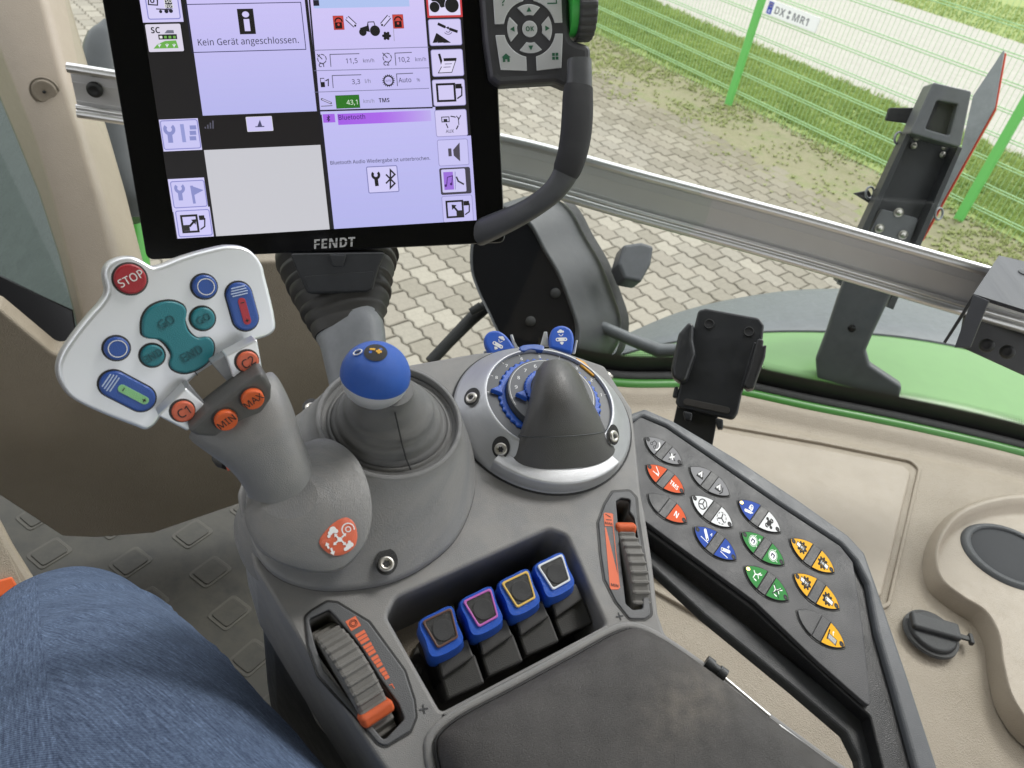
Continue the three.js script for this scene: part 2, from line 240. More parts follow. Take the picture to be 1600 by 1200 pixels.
{ // interlocking concrete pavers: zigzag-sided stones laid in rows
  const pv = new THREE.Group(); pv.name = 'paving'; tag(pv, null, null, null, 'structure'); scene.add(pv);
  mesh('joint_bed', strip(-12, -1.2, -14, 14, .0015, 2), std(lin(1, 1, 1), .95, { map: tiled(joint, .8) }), pv);
  const L = .2, W = .15, gp = .0045;
  const variants = [];
  for (let vi = 0; vi < 4; vi++) {
    const j = () => rr(-.002, .002), z = .016, lo = -W / 2 + gp, hi = W / 2 - gp, x0 = -L / 2 + gp, x1 = L / 2 - gp;
    const zig = [[-3 * L / 8 - .008, 1], [-3 * L / 8 + .008, 1], [-L / 8 - .008, -1], [-L / 8 + .008, -1], [L / 8 - .008, 1], [L / 8 + .008, 1], [3 * L / 8 - .008, -1], [3 * L / 8 + .008, -1]];
    const p = [[x0, lo], ...zig.map(([x, k]) => [x, lo + z * k * .5]), [x1, lo], [x1, hi], ...zig.slice().reverse().map(([x, k]) => [x, hi + z * k * .5]), [x0, hi]].map(([a, b]) => new THREE.Vector2(a + j(), b + j()));
    const g = extr(shapeOf(roundPoly(p, .001).length > 60 ? p : p), .03, .03, .0055, 1); g.rotateX(-Math.PI / 2); variants.push(g);
  }
  const tones = [[.36, .325, .265], [.32, .288, .235], [.4, .365, .3], [.34, .31, .255], [.29, .262, .21]];
  const mats = tones.map((c, i) => std(lin(...c), .9, { map: scaled(N_DUST, .13 + .02 * i), bumpMap: scaled(N_DUST, .05), bumpScale: .0015 }));
  const turn = Math.atan2(-FT.z, FT.x) + .06, ax = V(Math.cos(turn), 0, -Math.sin(turn)), az = V(Math.sin(turn), 0, Math.cos(turn));
  const spots = [];
  for (let r = -80; r < 80; r++) for (let c = -60; c < 60; c++) {
    const w = F0.clone().addScaledVector(ax, (c + (r & 1 ? .5 : 0)) * L + 0).addScaledVector(az, r * W).setY(0);
    const s = w.clone().sub(F0).dot(FN); if (s > -.86 + .3 * PN.noise(w.x * 1.4, w.z * 1.4, 2)) continue;
    const [u, v, d] = pixelOf(w); if (d < 1 || u < -60 || u > 1660 || v < -60 || v > 660) continue;
    spots.push([w, d, u > 560 && v < 615 && !(u < 785 && v < 380)]);
  }
  spots.sort((a, b) => (b[2] - a[2]) || a[1] - b[1]);
  const rest = [];
  spots.forEach(([w], i) => {
    const s = w.clone().sub(F0).dot(FN), worn = THREE.MathUtils.clamp((s + 2.4) / 1.7, 0, 1);
    w.y = rr(-.004, .003) - .0135 * worn - .012; const y = turn + rr(-.012, .012) + (rnd() < .5 ? Math.PI : 0);
    if (i < 300) { const o = mesh(i ? 'paver_' + String(i).padStart(3, '0') : 'paver', variants[i % 4], mats[Math.floor(rnd() * 5)], pv); o.position.copy(w); o.rotation.set(rr(-.012, .012), y, rr(-.012, .012)); }
    else rest.push([w, y]);
  });
  const im = new THREE.InstancedMesh(variants[0], std(lin(1, 1, 1), .9, { map: scaled(N_DUST, .15), bumpMap: scaled(N_DUST, .05), bumpScale: .0015 }), Math.max(1, rest.length)); im.name = 'pavers'; im.castShadow = im.receiveShadow = true; tag(im, null, null, null, 'stuff');
  const m = new THREE.Matrix4(), q = new THREE.Quaternion();
  rest.forEach(([w, y], i) => { q.setFromEuler(new THREE.Euler(rr(-.012, .012), y, rr(-.012, .012))); im.setMatrixAt(i, m.compose(w, q, V(1, 1, 1))); const c = tones[Math.floor(rnd() * 5)], s = w.clone().sub(F0).dot(FN), k = THREE.MathUtils.clamp((s + 2.4) / 1.2, 0, 1) * .45; im.setColorAt(i, new THREE.Color().setRGB(c[0] * (1 - k) + .22 * k, c[1] * (1 - k) + .19 * k, c[2] * (1 - k) + .1 * k)); });
  pv.add(im);
}
{ // double-bar wire mesh fence
  const GM = std(lin(.14, .5, .12), .45), GW = std(lin(.38, .6, .32), .5);
  const f = thing('mesh_fence', 'bright green double bar wire mesh fence with green posts across the grass', 'fence', yard(0, 0, 0));
  f.rotation.y = Math.atan2(-FT.z, FT.x);
  const pg = new RoundedBoxGeometry(.085, 2.1, .05, 2, .008); pg.translate(0, 1.05, 0);
  for (const t of [-6, -3, 0, 3, 6]) { mesh('post', pg, GM, f).position.set(t, 0, 0); }
  const hg = new THREE.CylinderGeometry(.0052, .0052, 12.4, 6); hg.rotateZ(Math.PI / 2);
  const pair = mergeGeometries([hg.clone().translate(0, -.011, -.012), hg.clone().translate(0, .011, -.024)]);
  for (let i = 0; i < 10; i++) mesh('bar', pair, GW, f).position.set(0, .18 + i * .21, 0);
  const vg = new THREE.CylinderGeometry(.0022, .0022, 2.0, 5); vg.translate(0, 1.04, -.018);
  for (let i = 0; i < 236; i++) { const x = -6.15 + i * .0524; mesh('wire', vg, GW, f).position.set(x, 0, 0); }
  // number plate fixed to the fence
  const c = document.createElement('canvas'); c.width = 512; c.height = 110; const g = c.getContext('2d');
  g.fillStyle = '#f4f5f8'; g.fillRect(0, 0, 512, 110); g.fillStyle = '#2b3fae'; g.fillRect(6, 6, 50, 98); g.fillStyle = '#dfe3ff'; g.font = 'bold 34px sans-serif'; g.fillText('D', 18, 94); for (let i = 0; i < 12; i++) { g.beginPath(); g.arc(31 + 14 * Math.cos(i * .5236), 34 + 14 * Math.sin(i * .5236), 2.4, 0, 7); g.fillStyle = '#f3d53c'; g.fill(); }
  g.fillStyle = '#7d8088'; g.font = 'bold 84px sans-serif'; g.fillText('DX', 76, 86); g.fillText('MR1', 262, 86); g.beginPath(); g.arc(226, 36, 14, 0, 7); g.arc(226, 76, 14, 0, 7); g.fill();
  const t = new THREE.CanvasTexture(c); t.colorSpace = THREE.SRGBColorSpace;
  const np = thing('number_plate', 'white number plate with blue end mounted on the green fence', 'number plate', yard(-.045, .47, 1.13)); np.rotation.y = Math.atan2(-FT.z, FT.x); 
  mesh('plate', new RoundedBoxGeometry(.69, .15, .012, 2, .005), M.white, np);
  const face = new THREE.PlaneGeometry(.67, .135); face.translate(0, 0, .0075); mesh('lettering', face, std(lin(1, 1, 1), .4, { map: t }), np);
}

// ================= OUTSIDE PARTS OF THE TRACTOR =================
const VIEW = (u, v) => dirOf(u, v).normalize().negate();
{ // rear mudguard: grey rubber lip and green flank, seen below the window
  const f = thing('mudguard', 'green tractor mudguard with dark grey lip below the right window', 'mudguard', V(0, 0, 0));
  const lip = [[930, 545, 1.72], [985, 519, 1.75], [1060, 488, 1.78], [1150, 466, 1.8], [1260, 452, 1.82], [1400, 455, 1.83], [1520, 475, 1.83], [1640, 520, 1.82], [1750, 580, 1.8]];
  const mid = [[900, 580, 1.84], [985, 549, 1.87], [1060, 532, 1.9], [1150, 520, 1.92], [1260, 516, 1.93], [1400, 524, 1.94], [1520, 545, 1.94], [1640, 580, 1.94], [1750, 625, 1.93]];
  const inn = [[900, 640, 1.86], [985, 625, 1.9], [1060, 615, 1.93], [1150, 613, 1.95], [1260, 618, 1.96], [1400, 640, 1.97], [1520, 664, 1.97], [1640, 700, 1.97], [1750, 740, 1.97]];
  const W = (l, dy = 0) => new THREE.CatmullRomCurve3(l.map(([u, v, y]) => onY(u, v, y))).getPoints(40).map((p) => p.add(V(0, dy, 0)));
  const a = W(lip), b = W(mid), c = W(inn);
  const mixr = (p, q, t, lift) => p.map((v, i) => v.clone().lerp(q[i], t).add(V(0, lift, 0)));
  mesh('lip', grid([W(lip, -.14).map((p) => p.add(V(0, 0, .03))), W(lip, -.02), a, mixr(a, b, .15, .008), mixr(a, b, .5, .012), mixr(a, b, .85, .01), b, mixr(a, b, 1, -.012)], false), M.fenderGrey, f);
  mesh('flank', grid([mixr(a, b, 1, -.03), mixr(b, c, .012, -.003), mixr(b, c, .05, 0), mixr(b, c, .4, .006), mixr(b, c, .8, .003), c, c.map((p) => p.clone().add(V(0, -.15, .05)))], false), M.fenderGreen, f);
}
{ // grey bracket and black channel carrying the marker board, outside the window
  const b = thing('marker_bracket', 'black steel marker light bracket standing outside the right window', 'bracket', V(0, 0, 0));
  const O = at(1420, 280, 1.42), N = V(-.1, .42, 1).normalize(), F = new Frame(O, N, RIGHT); F.put(b);
  const dk = plast(lin(.03, .032, .036), .5), gr = plast(lin(.13, .135, .145), .45);
  const foot = [[1352, 352], [1436, 378], [1395, 470], [1312, 440]];
  mesh('back_plate', plate(F, [[1424, 205], [1503, 230], [1392, 480], [1312, 440]], -.03, .006, .001, .004), dk, b);
  const side = (p, q, r, s) => grid([[...[p, q].map(([u, v, h]) => F.p3(u, v, h))], [...[r, s].map(([u, v, h]) => F.p3(u, v, h))]], false);
  mesh('flange', plate(F, [[1418, 206], [1425, 208], [1318, 446], [1309, 440]], .006, .036, .001, .001), dk, b);
  mesh('flange', plate(F, [[1497, 229], [1504, 231], [1396, 484], [1386, 480]], .006, .036, .001, .001), dk, b);
  const win = roundPoly(F2(F, [[1464, 157], [1497, 163], [1484, 212], [1446, 201]], .03), .004);
  mesh('lamp_mount', extr(shapeOf(roundPoly(F2(F, [[1459, 128], [1519, 142], [1501, 231], [1422, 208]], .03), .006), [win]), .03, .05, .003), gr, b);
  mesh('cavity', plate(F, [[1452, 140], [1512, 152], [1496, 226], [1432, 208]], .012, .004, 0), M.blackMatt, b);
  mesh('clamp_plate', plate(F, [[1377, 326], [1436, 341], [1420, 384], [1356, 366]], -.012, .012, .002, .008), gr, b);
  for (const [u, v] of [[1404, 332], [1374, 357], [1411, 367]]) { const p = F.p3(u, v, -.012); const s = mesh('bolt', mergeGeometries([lathe([[0, .007], [.006, .007], [.006, 0]], 6), lathe([[.009, .002], [.009, 0], [0, .002]], 16)]), M.steel, b); s.position.copy(p); }
  for (const [u, v] of [[1432, 215], [1428, 228], [1476, 230], [1473, 242]]) { const s = mesh('bolt', lathe([[0, .004], [.005, .003], [.006, 0]], 12), M.steel, b); s.position.copy(F.p3(u, v, -.024)); }
  mesh('arm', plate(F, [[1390, 168], [1436, 168], [1430, 194], [1384, 188]], -.035, .01, .002, .004), M.blackMatt, b);
  mesh('arm', plate(F, [[1334, 302], [1358, 297], [1366, 312], [1360, 318]], -.035, .01, .002, .001), M.blackMatt, b);
  const ring = new THREE.TorusGeometry(.011, .0022, 8, 24);
  for (const [u, v] of [[1404, 216], [1359, 301], [1467, 334]]) { const s = mesh('eyelet', ring, M.grey, b); s.position.copy(F.p3(u, v, -.03)); s.rotation.y = .6; }
  // lower grey plastic holder curving onto the mudguard
  { const G = new Frame(at(1330, 530, 1.36), VIEW(1330, 530).addScaledVector(UPV, -.25), RIGHT); const hm = mesh('holder', plate(G, [[1342, 372], [1424, 396], [1364, 522], [1353, 548], [1359, 570], [1410, 604], [1400, 640], [1280, 640], [1274, 562], [1290, 520], [1308, 465]], 0, .03, .006, .012), plast(lin(.09, .096, .104), .5), b); const inv = F.q.clone().invert(); hm.quaternion.copy(inv.clone().multiply(G.q)); hm.position.copy(F.loc(G.O)); const hole = mesh('fixing_hole', lathe([[0, .0008], [.007, .0008], [.007, -.002]], 20), M.blackGloss, hm); const hp = G.p(1331, 513); hole.position.set(hp.x, hp.y, 0); }
  mesh('lower_channel', plate(F, [[1340, 378], [1424, 402], [1392, 478], [1312, 446]], -.02, .03, .004, .003), dk, b);
}
{ // red and white marker board beside the bracket
  const b = thing('marker_board', 'grey backed sheet metal marker board with red edge beside the black bracket', 'marker board', V(0, 0, 0));
  const O = at(1530, 200, 1.46), F = new Frame(O, V(-.78, .3, .62), V(.6, -.1, .75)); F.put(b);
  mesh('board', plate(F, [[1570, 75], [1554, 168], [1440, 372], [1430, 372], [1500, 240], [1520, 150]], 0, .003, .0006, .002), plast(lin(.3, .32, .34), .45), b);
  mesh('red_edge', plate(F, [[1570, 82], [1572, 84], [1556, 172], [1442, 376], [1440, 372], [1554, 168]], -.004, .003, 0), std(lin(.6, .06, .03), .5), b);
}
{ // exterior mirror: big rounded black housing behind the console
  const b = thing('mirror_housing', 'large rounded black mirror housing outside the window behind the console', 'mirror', V(0, 0, 0));
  const face = [[736, 372], [734, 420], [745, 455], [762, 490], [782, 530], [830, 580], [890, 570], [905, 520], [893, 475], [873, 425], [850, 386], [832, 352], [812, 332], [780, 322], [752, 340]];
  const z0 = 1.3; const rows = [];
  const cx = 815, cy = 450;
  const ringOf = (s, du, dv, z) => smoothPoly(face.map(([u, v]) => new THREE.Vector2(cx + (u - cx) * s + du, cy + (v - cy) * s + dv)), 4).map((p) => at(p.x, p.y, z));
  const fr = [ringOf(.5, 0, 0, z0 + .004), ringOf(.93, 0, 0, z0 + .003)];
  mesh('mirror_back', grid(fr, true, true, false), new THREE.MeshPhysicalMaterial({ color: lin(.004, .004, .005), roughness: .8, specularIntensity: .2 }), b);
  rows.push(ringOf(.93, 0, 0, z0 + .003), ringOf(.985, 0, 0, z0 - .004), ringOf(1.0, 3, -1, z0 + .002), ringOf(1.02, 14, -4, z0 + .02), ringOf(1.03, 40, -11, z0 + .06), ringOf(1.02, 62, -16, z0 + .1), ringOf(.95, 74, -18, z0 + .13), ringOf(.7, 80, -18, z0 + .15));
  mesh('housing', grid(rows, true, false, true), plast(lin(.055, .057, .062), .5), b);
  rows.length = 0; mesh('rim', grid([ringOf(1.045, 62, -16, z0 + .09), ringOf(1.06, 68, -17, z0 + .1), ringOf(1.045, 74, -18, z0 + .112)], true), M.blackMatt, b);
  for (const [u, v] of [[868, 458], [829, 502]]) { const s = mesh('screw', lathe([[0, .004], [.007, .004], [.009, 0]], 16), M.blackMatt, b); s.position.copy(at(u, v, z0 + .002)); s.quaternion.setFromUnitVectors(V(0, 0, 1), VIEW(u, v)); }
  const k = new Frame(at(994, 410, 1.36), VIEW(994, 410).add(V(.3, .5, 0)), RIGHT);
  const fold = mesh('fold_joint', (() => { const g = plate(k, [[975, 382], [1003, 378], [1022, 384], [1018, 412], [1002, 441], [976, 436], [966, 412]], .02, .05, .006, .008); return g; })(), plast(lin(.08, .085, .095), .5), b); k.put(fold);
  mesh('mirror_arm', pxLimb([[672, 566, 1.32, 9], [700, 536, 1.33, 9], [735, 500, 1.34, 10], [770, 470, 1.35, 10]], { n: 12, sq: 4 }), M.blackMatt, b);
  mesh('arm_clip', pxLimb([[735, 488, 1.31, 6], [752, 478, 1.31, 7]], { n: 10, sq: 4 }), M.blackMatt, b);
  mesh('stay', pxLimb([[930, 506, 1.36, 9], [985, 530, 1.36, 10], [1030, 548, 1.35, 11], [1085, 545, 1.34, 9]], { n: 14 }), plast(lin(.13, .14, .15), .5), b);
}
{ // tall dark mirror seen between the pillar and the terminal
  const b = thing('front_mirror', 'tall dark grey mirror housing between beige pillar and the terminal', 'mirror', V(0, 0, 0));
  mesh('housing', pxLimb([[172, 34, 1.4, 10], [168, 60, 1.4, 28], [166, 100, 1.4, 36], [172, 160, 1.4, 40], [186, 240, 1.4, 40], [198, 310, 1.4, 38], [206, 345, 1.4, 20]], { n: 20, steps: 3 }), plast(lin(.05, .055, .06), .4), b);
  mesh('bracket', pxLimb([[206, 330, 1.5, 14], [216, 400, 1.5, 14], [222, 440, 1.5, 12]], { n: 10, sq: 4 }), std(lin(.06, .3, .04), .4), b);
}
{ // engine bonnet flank seen through the windscreen
  const b = thing('engine_bonnet', 'grey green engine bonnet flank seen through the windscreen at left', 'bonnet', V(0, 0, 0));
  const P = [[-160, 60, 1.75], [60, 190, 1.75], [170, 500, 1.7], [170, 620, 1.6], [-160, 640, 1.6]];
  const c = P.map(([u, v, z]) => at(u, v, z)), d = c.map((p) => p.clone().add(V(-.1, -.1, -.15)));
  mesh('flank', grid([c, d], true, true, true), plast(lin(.1, .115, .11), .35), b);
  mesh('seam', pxLimb([[-20, 380, 1.69, 2.2], [15, 430, 1.69, 2.2], [35, 470, 1.68, 2.2]], { n: 6 }), M.blackMatt, b);
}

// ================= CAB SHELL =================
const YL = 2.11; // height of the window ledge
const ledgePx = [[700, 606], [830, 598], [945, 600], [1100, 606], [1270, 640], [1430, 672], [1600, 712], [1760, 760]];
const ledge = new THREE.CatmullRomCurve3([V(-.62, YL, -.9), V(-.4, YL, -.88), V(-.15, YL, -.855), ...ledgePx.slice(2).map(([u, v]) => onY(u, v, YL)), V(1.15, YL, -.62)]);
const LP = ledge.getPoints(90);
const off = (p, i, d) => { const t = LP[Math.min(90, i + 1)].clone().sub(LP[Math.max(0, i - 1)]).normalize(); return p.clone().add(V(t.z, 0, -t.x).multiplyScalar(d)); }; // d > 0 outwards
const inwards = (d, y) => LP.map((p, i) => off(p, i, d).setY(y));
const kS = LP.findIndex((p) => p.x > .0);
{ const q = off(LP[45], 45, .1); if (q.z > LP[45].z) throw new Error('ledge normal'); }
setting('cab_floor', (() => { const g = box(3.2, .06, 3.0); g.translate(.1, 1.66, .55); return g; })(), plast(lin(.05, .05, .048), .8));
{ // roof with lining, rear wall, left door frame
  const g = [box(2.5, .09, 2.15, .03).translate(.0, 3.28, .42)];
  setting('cab_roof', g, plast(lin(.4, .37, .33), .8));
  setting('rear_wall', [box(2.4, 1.0, .06).translate(0, 2.15, 1.4), box(.06, .9, 2.2).translate(-1.1, 2.1, .35)], plast(lin(.2, .18, .16), .8));
}
{ // right window: pane, printed black border, green sill rail
  const w = thing('side_window', 'large curved right hand cab window with black printed lower border', 'window', V(0, 0, 0));
  mesh('pane', grid([inwards(.028, 1.85), inwards(.030, 2.08), inwards(.034, 2.5), inwards(.03, 3.15)].map((r) => r.reverse()), false), M.glass, w);
  const c = document.createElement('canvas'); c.width = 2048; c.height = 128; const g = c.getContext('2d'); g.fillStyle = '#000'; g.fillRect(0, 0, 2048, 128); g.fillStyle = '#fff'; g.fillRect(0, 54, 2048, 74); // the upper rows break up into dots
  for (let j = 0; j < 5; j++) for (let i = 0; i < 256; i++) { g.beginPath(); g.ellipse(i * 8 + (j & 1 ? 4 : 0), 53 - j * 5, 4.1 - j * .7, 2.9 - j * .46, 0, 0, 7); g.fill(); }
  const t = new THREE.CanvasTexture(c); t.wrapS = THREE.RepeatWrapping; t.repeat.set(1 / .9, 1 / .085);
  const fr = grid([inwards(.026, 2.09).slice(kS), inwards(.0265, 2.175).slice(kS)], false); { const u = fr.attributes.uv; for (let i = 0; i < u.count; i++) u.setY(i, i < u.count / 2 ? 0 : .085); }
  mesh('border', fr, std(lin(.006, .006, .006), .35, { alphaMap: t, alphaTest: .5 }), w);
  const prof = (r, d0, y0, n = 10) => Array.from({ length: n }, (_, k) => { const a = k / (n - 1) * Math.PI; return inwards(d0 - r * Math.cos(a) * .9, y0 + r * Math.sin(a)).slice(kS); });
  mesh('sill_rail', grid(prof(.011, .004, YL - .004), false), std(lin(.05, .2, .03), .35, { map: soft }), w);
  mesh('gasket', grid(prof(.008, .02, YL + .001), false), M.rubber, w);
}
{ // beige side lining under the window
  const b = thing('side_lining', 'beige moulded side lining with raised lid under the right window', 'lining', V(0, 0, 0));
  const rows = []; const prof = [[-.002, 0], [-.012, .006], [-.022, .004], [-.032, -.004], [-.042, -.009], [-.054, -.006], [-.064, -.0025], [-.09, -.001], [-.2, 0], [-.34, -.002], [-.52, -.01], [-.62, -.08], [-.63, -.4]];
  const kk = 0; const k0 = LP.findIndex((p) => p.x > -.06);
  for (const [d, y] of prof) rows.push(inwards(d, YL + y).slice(k0));
  mesh('panel', grid(rows.map((r) => r.slice().reverse()), false), M.beige, b);
  const F = new Frame(V(.4, YL, -.6), V(0, 1, 0), V(1, 0, 0));
  const put = (o) => F.put(o);
  put(mesh('lid', plate(F, [[1030, 668], [1120, 672], [1280, 700], [1412, 726], [1424, 738], [1378, 930], [1200, 1000], [1020, 900]], .0035, .01, .003, .012), M.beigeSmooth, b));
  put(mesh('groove', extr(shapeOf(roundPoly(F2(F, [[1010, 652], [1120, 658], [1290, 688], [1428, 716], [1441, 730], [1392, 946], [1200, 1020], [1000, 910]], .002), .014), [roundPoly(F2(F, [[1015, 658], [1120, 663], [1286, 692], [1424, 720], [1435, 731], [1387, 940], [1200, 1012], [1006, 906]], .002), .012)]), .002, .008, .0015), M.beige, b));
  // cup holder mound
  const outer = F2(F, [[1700, 790], [1600, 776], [1540, 782], [1485, 803], [1452, 842], [1442, 884], [1452, 922], [1484, 950], [1518, 972], [1538, 1004], [1546, 1052], [1562, 1110], [1600, 1160], [1720, 1220]], .0);
  const top = F2(F, [[1700, 812], [1600, 800], [1548, 806], [1504, 824], [1478, 856], [1472, 886], [1484, 912], [1514, 934], [1546, 954], [1566, 990], [1574, 1044], [1590, 1096], [1622, 1136], [1720, 1180]], .018);
  const A = smoothPoly(outer), B = smoothPoly(top); const rws = []; for (const [t, h] of [[0, -.004], [.0, .002], [.14, .012], [.3, .0195], [.42, .0215], [.54, .021], [.68, .0155], [.82, .009], [.94, .0075], [1.06, .0075]]) rws.push(A.map((p, i) => V(p.x + (B[i].x - p.x) * t, p.y + (B[i].y - p.y) * t, h)));
  put(mesh('cup_holder', grid(rws, true, false, true), M.beigeSmooth, b));
  const cf = F.p(1577, 868, .009);
  const cup = put(mesh('cup_ring', (() => { const g = lathe([[.031, .02], [.0315, .026], [.036, .0265], [.0385, .022]], 56); g.scale(1.5, 1.28, 1); g.translate(cf.x + .002, cf.y, -.0145); return g; })(), M.greyDark, b));
  put(mesh('cup_lid', (() => { const g = lathe([[0, .0225], [.022, .023], [.031, .0215]], 56); g.scale(1.5, 1.28, 1); g.translate(cf.x + .002, cf.y, 0); g.translate(0, 0, -.012); return g; })(), new THREE.MeshPhysicalMaterial({ color: lin(.035, .037, .041), roughness: .6, specularIntensity: .35, side: THREE.DoubleSide }), b));
}
{ // round black socket cap on the lining
  const F = new Frame(onY(1453, 992, YL + .002), V(0, 1, 0), V(1, .0, .12)); const s = thing('socket_cap', 'round black power socket cap with strap on the beige lining', 'socket cap', F);
  mesh('base', lathe([[0, .004], [.028, .004], [.0285, .0]], 40), M.rubber, s);
  mesh('cap', lathe([[0, .009], [.022, .009], [.0245, .007], [.025, .002]], 40), plast(lin(.035, .036, .038), .6), s);
  mesh('grip_bar', (() => { const g = box(.05, .02, .008, .003); g.translate(.001, .004, .0105); return g; })(), plast(lin(.045, .046, .048), .6), s);
  mesh('strap', (() => { const a = box(.014, .006, .003, .001); a.translate(.032, .004, .006); const c = box(.004, .012, .006, .001); c.translate(.04, .004, .006); return mergeGeometries([a, c]); })(), M.rubber, s);
}
{ // beige front pillar
  const b = thing('pillar', 'beige front cab pillar with round plug, left of the terminal', 'pillar', V(0, 0, 0));
  const vs = [-90, 20, 120, 210, 300, 400, 480, 560, 640];
  const lerpT = (tab, v) => { for (let i = 0; i + 1 < tab.length; i++) if (v <= tab[i + 1][0] || i + 2 === tab.length) { const [a, p] = tab[i], [c, q] = tab[i + 1]; return p + (q - p) * (v - a) / (c - a); } };
  const a = [[-90, -98], [148, 0], [267, 50], [354, 83], [496, 120], [640, 150]], bb = [[-90, -64], [70, -2], [208, 52], [308, 83], [458, 122], [640, 165]], c = [[-90, 40], [0, 72], [104, 97], [200, 127], [292, 154], [396, 181], [640, 235]], d = [[-90, 82], [0, 107], [94, 133], [175, 158], [271, 187], [396, 219], [480, 240], [640, 275]];
  const rows = vs.map((v) => { const z = .96, A = lerpT(a, v), Bq = lerpT(bb, v), C = lerpT(c, v), D = lerpT(d, v); const m = (u, zz) => at(u, v, z + zz);
    return [m(A - 3, .14), m(A, .09), m(A + (Bq - A) * .5, .048), m(Bq - 3, .008), m(Bq + 3, .002), m(Bq + (C - Bq) * .35, 0), m(C - 14, 0), m(C, .006), m(C + 8, .016), m(C + (D - C) * .55, .035), m(D - 3, .06), m(D, .066), m(D + 1, .16)]; });
  mesh('trim', grid(rows.reverse(), false), M.beigeSmooth, b);
  const pl = at(70, 143, .957); const N = V(.35, .15, .9).normalize(), F = new Frame(pl, N, RIGHT);
  F.put(mesh('plug', lathe([[0, .001], [.012, .0035], [.0145, .002], [.0155, 0], [.0165, .0015], [.018, 0]], 32), M.beigeSmooth, b));
  F.put(mesh('plug_hole', lathe([[0, .0046], [.0018, .0042], [.0018, .002]], 12), M.blackMatt, b));
}
{ // windscreen beside the pillar
  const w = thing('windscreen', 'dark tinted windscreen corner left of the beige pillar', 'windscreen', V(0, 0, 0));
  const q = [[-420, -200, 1.06], [-110, -120, 1.06], [10, 150, 1.06], [95, 360, 1.06], [160, 640, 1.06], [-420, 640, 1.06]].map((p) => at(...p));
  const g = new THREE.BufferGeometry().setFromPoints(q); g.setAttribute('uv', new THREE.Float32BufferAttribute(q.flatMap((_, i) => [i, 0]), 2)); g.setIndex([0, 2, 1, 0, 3, 2, 0, 4, 3, 0, 5, 4]); g.computeVertexNormals();
  mesh('pane', g, new THREE.MeshPhysicalMaterial({ color: lin(.6, .68, .64), roughness: .03, transmission: 1, thickness: 0, ior: 1.45, specularIntensity: .5, side: THREE.DoubleSide }), w);
  const br = [[-60, 415, 1.055], [0, 432, 1.055], [60, 462, 1.055], [112, 486, 1.055], [130, 600, 1.055], [-60, 600, 1.055]].map((p) => at(...p));
  mesh('border', grid([br, br.map((p) => p.clone().add(V(0, 0, -.003)))], true, true, true), std(lin(.012, .013, .016), .2), w);
}
{ // beige lower front lining beside the foot well
  const O = onY(240, 830, 1.75), N = V(.463, 0, .886).normalize(), F = new Frame(O, N, V(.886, 0, -.463));
  const b = thing('kick_panel', 'dim beige cloth covered front lining with raised rim above the floor mat', 'lining', F);
  const edge = [[-70, 460], [0, 478], [92, 554], [150, 520], [250, 440], [360, 404], [560, 404], [560, 762], [375, 783], [290, 812], [240, 829], [150, 836], [98, 834], [0, 770], [-70, 726]];
  const inr = [[-80, 478], [0, 502], [88, 572], [160, 548], [260, 468], [362, 430], [545, 424], [545, 748], [375, 770], [290, 799], [240, 814], [150, 822], [104, 820], [0, 752], [-80, 700]];
  mesh('rim', extr(shapeOf(roundPoly(F2(F, edge), .012), [roundPoly(F2(F, inr), .01)]), .006, .03, .004), M.beige, b);
  mesh('cloth', extr(shapeOf(roundPoly(F2(F, inr), .01)), .0, .01, .0), M.beigeCloth, b);
}
{ // left foreground: seat base corner
  const F = new Frame(at(10, 870, .8), VIEW(10, 870).add(V(.6, .6, .3)), RIGHT);
  const b = thing('trim_box', 'beige trim box edge with orange tab at the left picture edge', 'trim box', F);
  mesh('shell', plate(F, [[-90, 740], [0, 808], [22, 850], [58, 908], [70, 960], [-90, 1000]], 0, .12, .008, .004), M.beigeSmooth, b);
  mesh('inset', plate(F, [[-80, 770], [-8, 826], [14, 866], [36, 915], [50, 960], [-80, 990]], .0015, .004, .001, .004), M.beige, b);
  mesh('tab', plate(F, [[-30, 914], [19, 901], [27, 914], [8, 930], [-30, 945]], .01, .008, .002, .002), M.orange, b);
}
